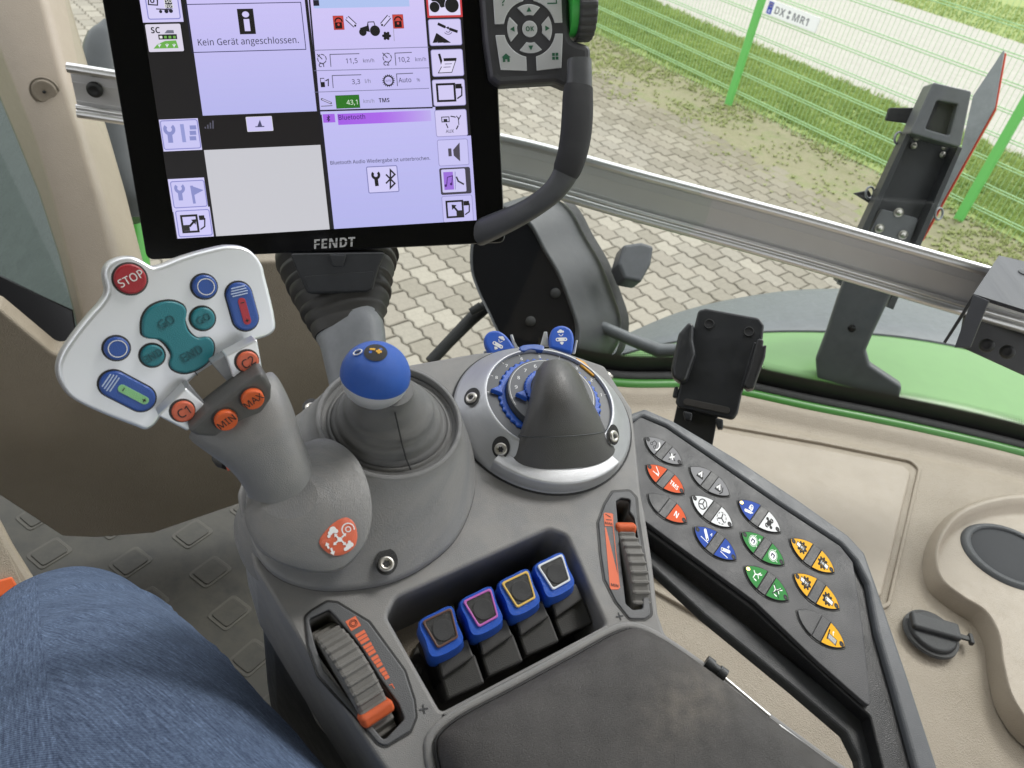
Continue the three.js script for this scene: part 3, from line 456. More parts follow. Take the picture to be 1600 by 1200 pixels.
{ // rubber floor mat with raised lozenges
  const F = new Frame(V(-.4, 1.694, -.65), V(0, 1, 0), V(1, 0, 0));
  const m = thing('floor_mat', 'grey rubber floor mat with raised lozenge pads in the foot well', 'floor mat', F);
  const wear = colourTex(512, 5, [[.024, .024, .023], [.042, .041, .037], [.065, .061, .05], [.035, .034, .031], [.105, .095, .074]], { oct: 6, gain: .68, fleck: .12, seed: 31 });
  const mm = std(lin(1, 1, 1), .55, { map: tiled(wear, .45), bumpMap: scaled(N_DUST, .05), bumpScale: .0004 });
  mesh('sheet', extr(shapeOf(roundPoly([V(-.55, -.75, 0), V(.55, -.75, 0), V(.55, .35, 0), V(-.55, .35, 0)].map((p) => new THREE.Vector2(p.x, p.y)), .03)), .006, .012, .002), mm, m);
  const a = new THREE.Vector2(.058, -.064), c = new THREE.Vector2(.066, .074); // lattice of the lozenges
  const lo = extr(shapeOf(roundPoly([[-.026, -.006], [.002, -.026], [.027, .006], [-.002, .026]].map((p) => new THREE.Vector2(...p)), .006)), .0085, .003, .001, 2);
  const rim = extr(shapeOf(roundPoly([[-.033, -.008], [.002, -.033], [.034, .008], [-.002, .033]].map((p) => new THREE.Vector2(...p)), .008), [roundPoly([[-.026, -.006], [.002, -.026], [.027, .006], [-.002, .026]].map((p) => new THREE.Vector2(...p)), .006)]), .0072, .002, .0006, 1);
  const rimM = std(lin(.115, .108, .092), .6, { map: dust });
  const o = F.p(301, 838, 0);
  for (let i = -9; i < 10; i++) for (let j = -9; j < 10; j++) {
    const x = o.x + i * a.x + j * c.x, y = o.y + i * a.y + j * c.y; const [u, v] = pixelOf(F.world(x, y)); if (u < -60 || u > 560 || v < 760 || v > 1160 || x < -.5 || x > .5) continue;
    const p = mesh('pad', lo, mm, m); p.position.set(x, y, 0); p.rotation.z = .15; const q = mesh('pad_rim', rim, rimM, p);
  }
}

// ================= RAIL, BOX BRACKET, PHONE HOLDER =================
{ // aluminium rail along the right window
  const pts = [onY(116, 140, 2.37), onY(300, 169, 2.365), onY(540, 207, 2.36), onY(790, 249, 2.36), onY(1000, 306, 2.36), onY(1250, 374, 2.36), onY(1530, 455, 2.36), onY(1800, 530, 2.36)];
  const cur = new THREE.CatmullRomCurve3(pts), P = cur.getPoints(80);
  const r = thing('grab_rail', 'brushed aluminium rail running along the right window behind the terminal', 'rail', V(0, 0, 0));
  const N = (i) => { const t = P[Math.min(80, i + 1)].clone().sub(P[Math.max(0, i - 1)]).normalize(); return V(t.z, 0, -t.x).normalize(); };
  const line = (h, d) => P.map((p, i) => p.clone().add(V(0, h, 0)).addScaledVector(N(i), -d));
  const inside = (N(40).z > 0) ? -1 : 1;
  const prof = (list) => grid(list.map(([h, d]) => line(h, d * inside)), false);
  mesh('web', prof([[-.026, -.004], [-.026, .001], [-.014, .001], [-.0135, .0022], [-.0125, .0022], [-.012, .001], [.009, .001], [.0095, .0018], [.0105, .0018], [.011, .001], [.026, .001], [.026, -.004]]), std(lin(.66, .65, .65), .5, { metalness: .2, map: scaled(N_SOFT, .5) }), r);
  const bead = (h, rad) => prof(Array.from({ length: 13 }, (_, k) => { const a = k / 12 * Math.PI * 2; return [h + rad * Math.sin(a), .004 + rad * Math.cos(a) * .9]; }));
  mesh('bead', bead(.0275, .0062), M.alu, r); mesh('bead', bead(-.0275, .0058), M.alu, r); mesh('bead', bead(-.0195, .0032), M.alu, r);
  const F = new Frame(P[Math.round(80 * .125)].clone().add(V(0, 0, 0)), V(.25, .1, 1), RIGHT);
  const s = mesh('screw', mergeGeometries([lathe([[0, .0035], [.004, .0035], [.0045, .005], [.008, .0045], [.0095, .001], [.0095, 0]], 28)]), plast(lin(.02, .02, .021), .35), r); s.position.copy(at(148, 140, .915)); s.quaternion.copy(F.q);
}
{ // black steel box bracket at the right edge
  const b = thing('box_bracket', 'black folded steel box bracket on the rail at the right edge', 'bracket', V(0, 0, 0));
  const top = 2.40, q = [[1521, 459], [1561, 399], [1720, 436], [1690, 512]].map(([u, v]) => onY(u, v, top)), dn = (p, d) => p.clone().add(V(0, -d, 0));
  const solid = (a, th) => grid([a, a.map((p) => p.clone().add(V(0, -th, 0)))], true, true, true);
  const st = plast(lin(.05, .052, .062), .4), dk = plast(lin(.012, .012, .013), .5);
  mesh('top_plate', solid(q, .004), st, b);
  const wall = (p, r, d, th) => { const t = r.clone().sub(p).normalize(), n = V(-t.z, 0, t.x).multiplyScalar(th); const a = [p, r, r.clone().add(n), p.clone().add(n)]; return grid([a, a.map((k) => dn(k, d))], true, true, true); };
  mesh('left_flange', wall(dn(q[0], .0005), dn(q[1], .0005), .062, .003), st, b);
  mesh('back_web', wall(dn(q[1], .002), dn(q[2], .002), .06, .004), dk, b);
  mesh('front_lip', (() => { const F = new Frame(at(1500, 520, .77), V(-.75, .35, .6), V(.6, 0, .8)); const g = plate(F, [[1521, 460], [1545, 470], [1516, 542], [1491, 543]], 0, .003, .0006); F.put(Object.assign(new THREE.Object3D())); g.applyQuaternion(F.q); g.translate(F.O.x, F.O.y, F.O.z); return g; })(), st, b);
  for (const [u, v] of [[1542, 540], [1574, 550]]) { const s = mesh('screw', lathe([[0, .004], [.003, .0035], [.0035, .005], [.007, .004], [.008, 0]], 20), plast(lin(.03, .03, .032), .4), b); s.position.copy(at(u, v, .86)); s.quaternion.setFromUnitVectors(V(0, 0, 1), VIEW(u, v)); }
  mesh('inner_wall', (() => { const a = [[1512, 470], [1720, 530], [1720, 640], [1500, 540]].map(([u, v]) => at(u, v, .885)); return grid([a, a.map((p) => p.clone().addScaledVector(BACK, -.004))], true, true, true); })(), dk, b);
  const h = mesh('hole', lathe([[0, .0006], [.006, .0006], [.006, 0]], 20), M.blackGloss, b); h.position.copy(onY(1600, 426, top + .0004)); h.rotation.x = -Math.PI / 2;
}
{ // phone holder
  const O = at(1122, 572, .72), N = VIEW(1122, 572).add(V(-.1, .28, 0)).normalize(), F = new Frame(O, N, RIGHT);
  const p = thing('phone_holder', 'empty black plastic phone holder on a bracket beside the button panel', 'phone holder', F);
  const pm = plast(lin(.022, .024, .028), .5);
  mesh('back_plate', plate(F, [[1091, 484], [1103, 481], [1186, 496], [1194, 507], [1192, 528], [1160, 612], [1153, 645], [1146, 656], [1060, 637], [1055, 628]], 0, .008, .0025, .005), pm, p);
  mesh('left_jaw', (() => { const g = plate(F, [[1076, 502], [1084, 506], [1083, 530], [1087, 552], [1072, 594], [1062, 597], [1050, 588], [1048, 574], [1060, 520]], .014, .02, .004, .006); return g; })(), plast(lin(.035, .037, .041), .45), p);
  mesh('right_jaw', plate(F, [[1184, 528], [1194, 530], [1192, 540], [1198, 538], [1196, 556], [1178, 606], [1168, 608], [1162, 602], [1172, 570]], .012, .018, .002, .003), plast(lin(.03, .03, .032), .55), p);
  mesh('right_rail', plate(F, [[1178, 534], [1184, 536], [1164, 606], [1157, 606]], .003, .004, .001, .001), pm, p);
  for (const [u, v] of [[1108, 506], [1170, 518]]) { const q = F.p(u, v, .001); stand(mesh('screw', lathe([[0, .0004], [.0035, .0006], [.004, .0015], [.0048, .0015], [.005, 0]], 20), M.blackMatt, p), q.x, q.y, 0); }
  const s = stadium(F.p(1073, 628, .0008), F.p(1135, 641, .0008), .0032);
  mesh('pad', extr(shapeOf(s), .0012, .002, .0005), plast(lin(.05, .045, .04), .8), p);
  mesh('foot', plate(F, [[1066, 641], [1082, 645], [1080, 658], [1070, 656]], .004, .008, .002, .002), pm, p);
  mesh('foot', plate(F, [[1117, 652], [1130, 655], [1130, 670], [1121, 670]], .004, .012, .002, .002), pm, p);
  mesh('foot', plate(F, [[1054, 603], [1060, 604], [1058, 622], [1050, 620]], .0, .008, .002, .002), pm, p);
  mesh('bracket', plate(F, [[1058, 632], [1122, 648], [1114, 692], [1098, 760], [1036, 760], [1052, 660]], -.01, .004, .001, .002), plast(lin(.018, .018, .018), .5), p);
}

// ================= TERMINAL =================
const MZ = .61, MR = toWorld(V(.985, -.0923, .1432)), MDN = toWorld(V(.0548, .9748, .2165)), MN = new THREE.Vector3().crossVectors(MDN, MR).normalize();
{ if (MN.dot(BACK) < 0) MN.negate(); }
const FM = new Frame(at(510, 200, MZ), MN, MR);
const term = thing('terminal', 'black glass touch screen terminal showing menus, with key pad and grab handle', 'terminal', FM);
{
  const bez = [[150, -60], [768, -66], [788.5, 378], [229, 405]];
  mesh('housing', plate(FM, [[148, -60], [770, -66], [790, 379], [228, 406]], -.0012, .03, .003, .006), plast(lin(.05, .05, .054), .4, { map: null }), term);
  mesh('glass', plate(FM, bez, 0, .002, .0006, .006), new THREE.MeshPhysicalMaterial({ color: lin(.0045, .0045, .0055), roughness: .12, specularIntensity: .45 }), term);
  // display: what it shows is drawn in the plane of the screen, in metres
  const tl = FM.p(222, -40, .0006), br = FM.p(744, 345, .0006), bl = FM.p(275, 373, .0006);
  const x0 = (bl.x + FM.p(219, 0).x) / 2, x1 = (br.x + FM.p(722, 0).x) / 2, y0 = bl.y - .0, y1 = FM.p(500, -45).y, W = 2048, S = W / (x1 - x0), H = Math.round(S * (y1 - y0));
  const c = document.createElement('canvas'); c.width = W; c.height = H; const g = c.getContext('2d');
  const m = (u, v) => { const p = FM.p(u, v, .0006); return [(p.x - x0) * S, (y1 - p.y) * S]; };
  const K = S * MZ / FOC; // canvas pixels per picture pixel
  const rect = (u0, v0, u1, v1, f, s, lw, rad = 0) => { const a = m(u0, v0), b = m(u1, v1); g.beginPath(); g.roundRect(a[0], a[1], b[0] - a[0], b[1] - a[1], rad * K); if (f) { g.fillStyle = f; g.fill(); } if (s) { g.strokeStyle = s; g.lineWidth = lw * K; g.stroke(); } return [a[0], a[1], b[0] - a[0], b[1] - a[1]]; };
  const text = (t, u, v, h, col = '#3a3a52', font = '', align = 'left') => { const p = m(u, v); g.fillStyle = col; g.font = `${font} ${h * K}px sans-serif`; g.textAlign = align; g.textBaseline = 'alphabetic'; g.fillText(t, p[0], p[1]); };
  const line = (pts, col, w) => { g.beginPath(); pts.forEach((p, i) => { const q = m(...p); i ? g.lineTo(...q) : g.moveTo(...q); }); g.strokeStyle = col; g.lineWidth = w * K; g.stroke(); };
  const poly = (pts, col) => { g.beginPath(); pts.forEach((p, i) => { const q = m(...p); i ? g.lineTo(...q) : g.moveTo(...q); }); g.closePath(); g.fillStyle = col; g.fill(); };
  const disc = (u, v, r, col, w) => { const p = m(u, v); g.beginPath(); g.arc(p[0], p[1], r * K, 0, 7); if (w) { g.strokeStyle = col; g.lineWidth = w * K; g.stroke(); } else { g.fillStyle = col; g.fill(); } };
  const LAV = '#c9c3fa', LAVB = '#bdbdf4', DARK = '#1d1b1d';
  g.fillStyle = DARK; g.fillRect(0, 0, W, H);
  const grd = (u0, v0, u1, v1, a, b) => { const p = m(u0, v0), q = m(u1, v1); const k = g.createLinearGradient(p[0], p[1], p[0], q[1]); k.addColorStop(0, a); k.addColorStop(1, b); return k; };
  rect(285, -44, 496, 181, grd(285, -44, 496, 181, '#d6ccff', '#bcbcf3'));
  rect(476, -44, 676, 172, grd(486, -44, 676, 172, '#ddd0ff', '#c6c2f8'));
  rect(502, 174, 745, 358, grd(502, 174, 745, 358, '#c9c5fb', '#b9baf2'));
  rect(318, 231, 517, 374, '#cfcfd6'); rect(310, 181, 504, 226, '#1a1719');
  line([[480, -40], [499, 173], [520, 360]], '#1a1a26', 2.4); line([[499, 173], [676, 168]], '#1a1a26', 2.2);
  // message box
  rect(290, 7, 478, 77, null, '#26264a', 1); { const b = rect(370, 14, 400, 53, '#1c1a1a'); g.fillStyle = '#d9d2ff'; g.beginPath(); g.ellipse(b[0] + b[2] / 2, b[1] + b[3] * .22, b[2] * .22, b[3] * .12, 0, 0, 7); g.fill(); g.fillRect(b[0] + b[2] * .33, b[1] + b[3] * .4, b[2] * .36, b[3] * .48); }
  text('Kein Gerät angeschlossen.', 389, 69, 12.6, '#35354a', '', 'center');
  // left column of soft keys
  const soft = (u0, v0, u1, v1, f = '#dcd6ff') => rect(u0, v0, u1, v1, f, '#8c8cd0', 1.4, 3);
  rect(205, -40, 287, 34, '#d9d2ff'); soft(223, -30, 282, 29); { line([[232, -8], [232, 7], [246, 8], [246, -8]], '#23232e', 1.6); text('UT', 234, 5, 11, '#23232e', 'bold'); rect(255, -14, 270, 13, '#23232e'); text('ISO', 256, 5, 7, '#eee', 'bold'); text('BUS', 257, 12.5, 7, '#eee', 'bold'); disc(251, 18, 2.2, '#23232e'); disc(260, 17.5, 2.8, '#23232e'); disc(267, 17, 2.8, '#23232e'); line([[244, 14], [268, 15]], '#23232e', 1.4); }
  rect(225, 37, 289, 81, '#e3ddf0', '#111', 2, 3); text('SC', 236, 52, 11.5, '#1c1c22', 'bold'); poly([[257, 52], [261, 47], [271, 47], [272, 52]], '#777788'); rect(247, 54, 277, 61, '#1c1c22'); for (let i = 0; i < 4; i++) rect(249 + i * 7, 56, 254 + i * 7, 60, i ? '#75b253' : '#eee'); poly([[240, 76], [246, 69], [258, 64], [275, 63], [279, 75]], '#6fb350'); for (const u of [249, 261, 272]) { line([[u, 74], [u, 68]], '#eef', 1); line([[u - 2.5, 69], [u, 72.5], [u + 2.5, 69]], '#eef', 1); }
  rect(248, 187, 316, 234, '#d8d4ff'); soft(250, 189, 314, 231, '#d0cdfb'); const wrench = (u, v, s, col) => { g.lineCap = 'butt'; line([[u, v + 4 * s], [u + 2 * s, v + 19 * s]], col, 7 * s); const q = m(u - .5 * s, v - 2 * s); g.beginPath(); g.arc(q[0], q[1], 6.2 * s * K, -Math.PI / 2 + .75, 1.5 * Math.PI - .75); g.strokeStyle = col; g.lineWidth = 5 * s * K; g.stroke(); };
  wrench(265, 204, 1, '#8f94cf'); rect(281, 194, 291, 222, '#9aa0da'); for (let i = 0; i < 3; i++) rect(296, 196 + i * 8.5, 307, 202 + i * 8.5, '#8f94cf');
  rect(262, 280, 326, 328, '#d8d4ff'); soft(266, 284, 324, 322, '#d0cdfb'); wrench(281, 296, .9, '#8f94cf'); line([[299, 290], [304, 318]], '#8f94cf', 4); poly([[298, 290], [318, 297], [301, 306]], '#8f94cf');
  rect(270, 326, 335, 375, '#d6d2ff'); soft(274, 330, 332, 367, '#d5d0ff'); const tablet = (u, v, s, arrow) => { rect(u - 17 * s, v - 13 * s, u + 12 * s, v + 12 * s, null, '#1c1a1c', 3.2 * s); line([[u + 14 * s, v - 11 * s], [u + 22 * s, v - 9 * s], [u + 22 * s, v + 4 * s], [u + 15 * s, v + 9 * s]], '#1c1a1c', 2 * s); rect(u + 12 * s, v - 14 * s, u + 22 * s, v - 7 * s, '#1c1a1c'); if (arrow) { rect(arrow > 0 ? u - 15 * s : u, v + 2 * s, arrow > 0 ? u - 2 * s : u + 12 * s, v + 11 * s, '#2a282a'); line([[u - 3 * s * arrow, v + 4 * s], [u + 5 * s * arrow, v - 5 * s]], '#1c1a1c', 3.2 * s); poly([[u + 8 * s * arrow, v - 8 * s], [u + 7 * s * arrow, v + 1 * s], [u - .5 * s * arrow, v - 7 * s]], '#1c1a1c'); } };
  tablet(299, 350, .95, 1);
  for (let i = 0; i < 4; i++) line([[321 + i * 4, 201], [321 + i * 4 - .4, 198 - i * 3.3]], '#5a5a6a', 2);
  rect(384, 183, 427, 204, '#d3cdfc', '#eee', .6, 1); poly([[402, 198], [406, 187], [410, 198]], '#4d4d70'); line([[399, 198], [413, 197.5]], '#4d4d70', 1.4);
  // drive page
  rect(488, -12, 640, 10, '#b5c9f7'); rect(489, 0, 499, 9, '#20202c');
  const lock = (u, v) => { rect(u - 9, v - 10, u + 9, v + 11, '#cf4a44', '#8f2a2a', .6); g.fillStyle = '#241012'; rect(u - 6, v, u + 6, v + 9.5, '#241012'); const q = m(u, v - 1); g.beginPath(); g.arc(q[0], q[1], 5.2 * K, Math.PI, 0); g.strokeStyle = '#241012'; g.lineWidth = 2 * K; g.stroke(); disc(u, v + 3.4, 1.8, '#cf4a44'); };
  lock(529, 35); lock(622, 33); const link = (a, b) => { line([a, b], '#222', 7.4); line([a, b], '#ddd5ff', 5); disc(b[0], b[1], 1.6, '#222'); disc(a[0], a[1], .8, '#222'); }; link([542, 28], [555, 40]); link([608, 26], [597, 39]);
  g.lineCap = 'round'; disc(567, 50, 5.6, '#1c1a1c'); disc(586, 48, 7.6, '#1c1a1c'); poly([[562, 44], [574, 40], [575, 36], [578, 50], [568, 48]], '#1c1a1c'); line([[574, 40], [575, 34.5], [584, 34], [586, 40]], '#1c1a1c', 1.2);
  disc(604, 56, 4.8, '#1c1a1c'); for (let i = 0; i < 6; i++) disc(604 + 5 * Math.cos(i * 1.047), 56 + 5 * Math.sin(i * 1.047), 2, '#1c1a1c');
  line([[615, 46], [616, 64]], '#888', .6); for (const [a, b] of [[78.5, 73.5], [110.5, 106], [144, 138]]) line([[491, a], [670, b]], '#77779a', .9);
  const dial = (u, v, r) => { for (let i = 0; i < 6; i++) { const q = m(u, v); g.beginPath(); g.arc(q[0], q[1], r * K, i * 1.05 - 1.6, i * 1.05 - .9); g.strokeStyle = '#4d4d5c'; g.lineWidth = 1.3 * K; g.stroke(); } line([[u - 7, v - 7], [u, v]], '#4d4d5c', 1.4); };
  dial(503, 92, 6.4); text('C1', 498, 105, 8, '#2c2c38', 'bold'); dial(605, 90, 6.4); text('C2', 599, 102.5, 8, '#2c2c38', 'bold');
  const field = (u0, v0, u1, v1) => line([[u0 + 1.6, v1], [u0, v0], [u1, v0 - 1.2]], '#55556a', 1.1);
  field(515.5, 85, 561, 104); text('11,5', 559.5, 98.5, 10, '#3e3e54', '', 'right'); text('km/h', 567, 97.5, 7.6, '#5c5c74'); field(617, 83, 643, 102); text('10,2', 641, 96.5, 10, '#3e3e54', '', 'right'); text('km/h', 648.5, 95.5, 7.6, '#5c5c74');
  rect(500, 122, 508, 136, '#1c1a1c'); rect(501, 123, 507, 128, '#cfc8fb'); line([[509, 126], [513, 124], [513, 134]], '#1c1a1c', 1.4); field(519, 118, 564, 137); text('3,3', 563.5, 131, 10, '#3e3e54', '', 'right'); text('l/h', 570, 130, 8, '#7b7b92');
  disc(607, 126, 7, '#2c2c34', 2); for (let i = 0; i < 18; i++) line([[607 + 8 * Math.cos(i * .349), 126 + 8 * Math.sin(i * .349)], [607 + 9.3 * Math.cos(i * .349), 126 + 9.3 * Math.sin(i * .349)]], '#2c2c34', 1.2); text('AUTO', 607, 127.5, 3.6, '#55556a', '', 'center'); field(619.5, 115.5, 645, 134); text('Auto', 623, 129, 9.6, '#3e3e54'); text('%', 651, 127.5, 7, '#66667c');
  line([[503, 155], [517, 161]], '#55555f', 3.2); line([[504, 155.4], [516, 160.5]], '#d5cdfc', 1.6); line([[502, 166], [519, 165]], '#55555f', 1); rect(524, 149.5, 562.5, 168, '#2e7724', '#1c4d18', .6); text('43,1', 561, 163, 10, '#e8f5e6', '', 'right'); text('km/h', 567.5, 161, 7.6, '#8a8aa2'); text('TMS', 592, 160, 8.6, '#2c2c38', 'bold');
  // bluetooth page
  rect(504, 178.5, 524, 191, '#a866ea'); { const a = m(526, 178), b = m(675, 178); const k = g.createLinearGradient(a[0], 0, b[0], 0); k.addColorStop(0, '#a961ee'); k.addColorStop(.45, '#b06cf0'); k.addColorStop(1, '#c5b6f6'); rect(527, 178, 674, 189, k); } text('Bluetooth', 528.5, 187.4, 9.6, '#24124a');
  const blue = (u, v, s, w, col) => line([[u - 4 * s, v - 4 * s], [u + 4 * s, v + 4 * s], [u, v + 8 * s], [u, v - 8 * s], [u + 4 * s, v - 4 * s], [u - 4 * s, v + 4 * s]], col, w);
  blue(513, 185, .55, 1, '#2a1644'); text('Bluetooth Audio Wiedergabe ist unterbrochen.', 595, 253.5, 7.55, '#2c2c40', '', 'center');
  rect(572.5, 261, 623.5, 299, '#d8d3ff', '#7d7db4', 1.3, 2); wrench(587.5, 275, .82, '#1c1a1c'); blue(610, 279.5, 1.75, 2.4, '#242226');
  // right column of soft keys
  rect(664, -40, 746, 213, DARK); rect(683, 214, 748, 360, '#c4c0f8');
  const key = (u0, v0, u1, v1, f = '#d9d2fb', s = '#9a96c8') => rect(u0, v0, u1, v1, f, s, 1, 3);
  key(666, -20, 721, 24, '#e6dfff'); rect(665, -30, 721.5, 25, null, '#cc4146', 3); disc(679, 11, 8, '#1c1a1c'); disc(706, 8, 11, '#1c1a1c'); poly([[673, 0], [695, -6], [697, 10], [690, 12]], '#1c1a1c'); disc(679, 11, 8, '#e6dfff', .8); disc(706, 8, 11, '#e6dfff', .8);
  key(669, 30.5, 722, 70); line([[684, 37], [696, 42.5]], '#1c1a1c', 4); line([[702, 45], [715, 49.5]], '#1c1a1c', 4); disc(700, 43.5, 1.8, '#1c1a1c'); line([[696, 42.5], [702, 45]], '#1c1a1c', 1); for (const [a, b] of [[676, 681], [684, 690], [693, 702]]) poly([[681.5, 52], [683, 52], [b + 2.5, 66.5], [a, 67]], '#1c1a1c'); for (const r of [4, 7]) { const q = m(700, 46); g.beginPath(); g.arc(q[0], q[1], r * K, .6, 2.5); g.strokeStyle = '#55506a'; g.lineWidth = .9 * K; g.stroke(); }
  key(673, 78, 725, 118); line([[686, 84], [691.5, 103]], '#1c1a1c', 3.6); poly([[692, 92], [714, 90.5], [707, 113], [685, 114]], '#e6e0ff'); line([[695, 93], [713, 91.5], [706, 113], [685, 114], [690, 104]], '#1c1a1c', 1); rect(693, 91, 713, 95, '#1c1a1c'); line([[695, 100], [706, 99.5]], '#55506a', .9); line([[693, 105], [704, 104.5]], '#55506a', .9);
  key(675, 125, 728, 164); tablet(699.5, 145, 1, 0); key(679, 172.5, 731, 211.5); text('AUX', 703, 207.5, 7, '#2a2a30', '', 'center'); rect(690, 183, 702, 190, null, '#2a2a30', 1.2); rect(693, 186, 699, 190, '#2a2a30'); line([[704, 181.5], [712, 183]], '#2a2a30', 1.6); line([[716, 183], [717, 195]], '#2a2a30', 1.2); line([[713, 181], [717, 186], [720, 180]], '#2a2a30', 1.2); line([[716, 196], [713, 202]], '#2a2a30', 1.8); line([[697, 193], [700, 200]], '#2a2a30', 1.6);
  key(683, 219, 733, 257, '#cfcbfb'); rect(700, 232, 706, 244, '#504c58'); poly([[708, 234], [718, 222.5], [719, 252], [709, 243]], '#504c58');
  rect(686, 263, 737, 302, '#45424e', null, 0, 3); rect(689, 265, 729, 299, '#d3cefb', null, 0, 2); rect(692.5, 269, 709.5, 296, '#a173e0'); line([[698, 289], [699, 277], [707, 274.5], [706, 287]], '#4a2a72', 1.3); disc(696.5, 290, 2.1, '#4a2a72'); disc(705, 287.5, 2.1, '#4a2a72'); line([[713, 276], [716, 283], [725, 288]], '#3c3a44', 2.6); line([[711, 268], [711.5, 296]], '#8a84c0', 1);
  key(690, 307, 740, 345, '#cbc7fb'); tablet(713, 327, .92, -1);
  const t = new THREE.CanvasTexture(c); t.colorSpace = THREE.SRGBColorSpace; t.anisotropy = 4;
  const dg = new THREE.PlaneGeometry(x1 - x0, y1 - y0); dg.translate((x0 + x1) / 2, (y0 + y1) / 2, .0006);
  mesh('display_screen', dg, new THREE.MeshStandardMaterial({ color: lin(.012, .012, .013), roughness: .28, emissive: lin(1, 1, 1), emissiveMap: t, emissiveIntensity: .5 }), term, 'lit colour display with German menu text');
  // maker's name on the lower bezel
  { const a = FM.p(523, 379.5), L = textGeo('FENDT', .0078, .0004, true, 1.02), w = .0335; L.computeBoundingBox(); const bw = L.boundingBox.max.x - L.boundingBox.min.x; L.scale(w / bw, 1, 1); L.applyMatrix4(new THREE.Matrix4().set(1, .14, 0, 0, 0, 1, 0, 0, 0, 0, 1, 0, 0, 0, 0, 1)); const l = mesh('maker_lettering', L, std(lin(.55, .55, .55), .4), term); stand(l, a.x, a.y, .0002, 0);
    const cut = mesh('lettering_stripe', new THREE.BoxGeometry(w * 1.05, .0006, .0005), M.blackGloss, term); stand(cut, a.x - .001, a.y + .0006, .0005, 0); }
}
{ // key pad, wheel and grab handle at the right of the terminal
  const H = .014, kp = (list) => F2(FM, list, H);
  const dk = plast(lin(.06, .06, .066), .5);
  const pad = mesh('key_pad', plate(FM, [[748, -60], [886, -64], [892, 60], [925, 70], [925, 133], [886, 136], [868, 128], [780, 133], [766, 122], [757, 60]], H, .026, .006, .007), dk, term);
  const KB = .0012, keyM = M.key;
  const put = (list, sym) => { const k = mesh('key', extr(shapeOf(list), H + KB, .003, .0007), keyM, term); return k; };
  const C = FM.p(827.5, 45.5, H), px = MZ / FOC * .97;
  const sector = (r0, r1, a0, a1) => { const o = []; for (let i = 0; i <= 12; i++) { const a = a0 + (a1 - a0) * i / 12; o.push(new THREE.Vector2(C.x + r1 * Math.cos(a), C.y + r1 * Math.sin(a) )); } for (let i = 12; i >= 0; i--) { const a = a0 + (a1 - a0) * i / 12 ; const q = (a - (a0 + a1) / 2) * .6 + (a0 + a1) / 2; o.push(new THREE.Vector2(C.x + r0 * Math.cos(q), C.y + r0 * Math.sin(q))); } return o; };
  const tri = (x, y, ang) => { const s = .0024; const g = new THREE.ShapeGeometry(new THREE.Shape([0, 2.1, 4.2].map((k) => new THREE.Vector2(s * Math.cos(k + ang), s * Math.sin(k + ang))))); g.translate(x, y, H + KB + .0003); return g; };
  const okk = put(circ(C.x, C.y, 12.3 * px)); { const t = textGeo('OK', .0036, .0002, true); t.translate(C.x, C.y, H + KB); mesh('symbol', t, M.greenInk, okk); }
  for (let i = 0; i < 4; i++) { const a = i * Math.PI / 2, k = put(sector(20.5 * px, 36.5 * px, a - .53, a + .53)); mesh('symbol', tri(C.x + 27.5 * px * Math.cos(a), C.y + 27.5 * px * Math.sin(a), a), M.greenInk, k); }
  const arc = (a0, a1, r = 42 * px) => Array.from({ length: 9 }, (_, i) => { const a = a0 + (a1 - a0) * i / 8; return new THREE.Vector2(C.x + r * Math.cos(a), C.y + r * Math.sin(a)); });
  const x1 = C.x - 56 * px, x2 = C.x + 54 * px, yt = C.y + 62 * px, yb = C.y - 60 * px, gp = 6 * px;
  const cor = (sx, sy) => { const X = sx < 0 ? x1 : x2, Y = sy > 0 ? yt : yb, a = Math.asin(8 / 42), q = arc(a, Math.PI / 2 - a).map((p) => new THREE.Vector2(C.x + (p.x - C.x) * sx, C.y + (p.y - C.y) * sy)); return roundPoly([new THREE.Vector2(X, q[0].y), new THREE.Vector2(X - sx * (sy < 0 ? 5 * px : 0), Y), new THREE.Vector2(q[8].x, Y - sy * 3 * px * (sy < 0 ? -1 : 0)), ...q.slice().reverse()], .0006); };
  const kTL = put(cor(-1, 1)), kTR = put(cor(1, 1)), kBL = put(cor(-1, -1)), kBR = put(cor(1, -1));
  { const t = textGeo('?', .0052, .0002, true), p = FM.p(785.5, 4, H); t.translate(p.x, p.y, H + KB); mesh('symbol', t, M.greenInk, kTL); }
  { const p = FM.p(862, 2, H), g = new THREE.ShapeGeometry(new THREE.Shape([[-.004, -.0024], [.004, -.0024], [.004, .0024], [.003, .0024], [.003, -.0014], [-.004, -.0014]].map((q) => new THREE.Vector2(...q)))); g.translate(p.x, p.y, H + KB + .0003); mesh('symbol', g, M.greenInk, kTR); }
  { const p = FM.p(790.5, 91.5, H), s = .0028, g = new THREE.ShapeGeometry(new THREE.Shape([[-1, -1], [-.3, -1], [-.3, -.3], [.3, -.3], [.3, -1], [1, -1], [1, .2], [1.35, .2], [0, 1.3], [-1.35, .2], [-1, .2]].map((q) => new THREE.Vector2(q[0] * s, q[1] * s)))); g.translate(p.x, p.y, H + KB + .0003); mesh('symbol', g, M.greenInk, kBL); }
  { const p = FM.p(867, 88.5, H), L = []; for (const i of [-1, 1]) for (const j of [-1, 1]) { const g = new THREE.PlaneGeometry(.0023, .0023); g.translate(p.x + i * .00145, p.y + j * .00145, H + KB + .0003); L.push(g); } mesh('symbol', mergeGeometries(L), M.greenInk, kBR); }
  // scroll wheel with green ring
  const wc = FM.p(909, 12, 0); const kn = []; for (let i = 0; i < 72; i++) { const a = i / 72 * 2 * Math.PI, r = .0262 * (i % 3 === 0 ? .965 : 1); kn.push(new THREE.Vector2(r * Math.cos(a), r * Math.sin(a))); }
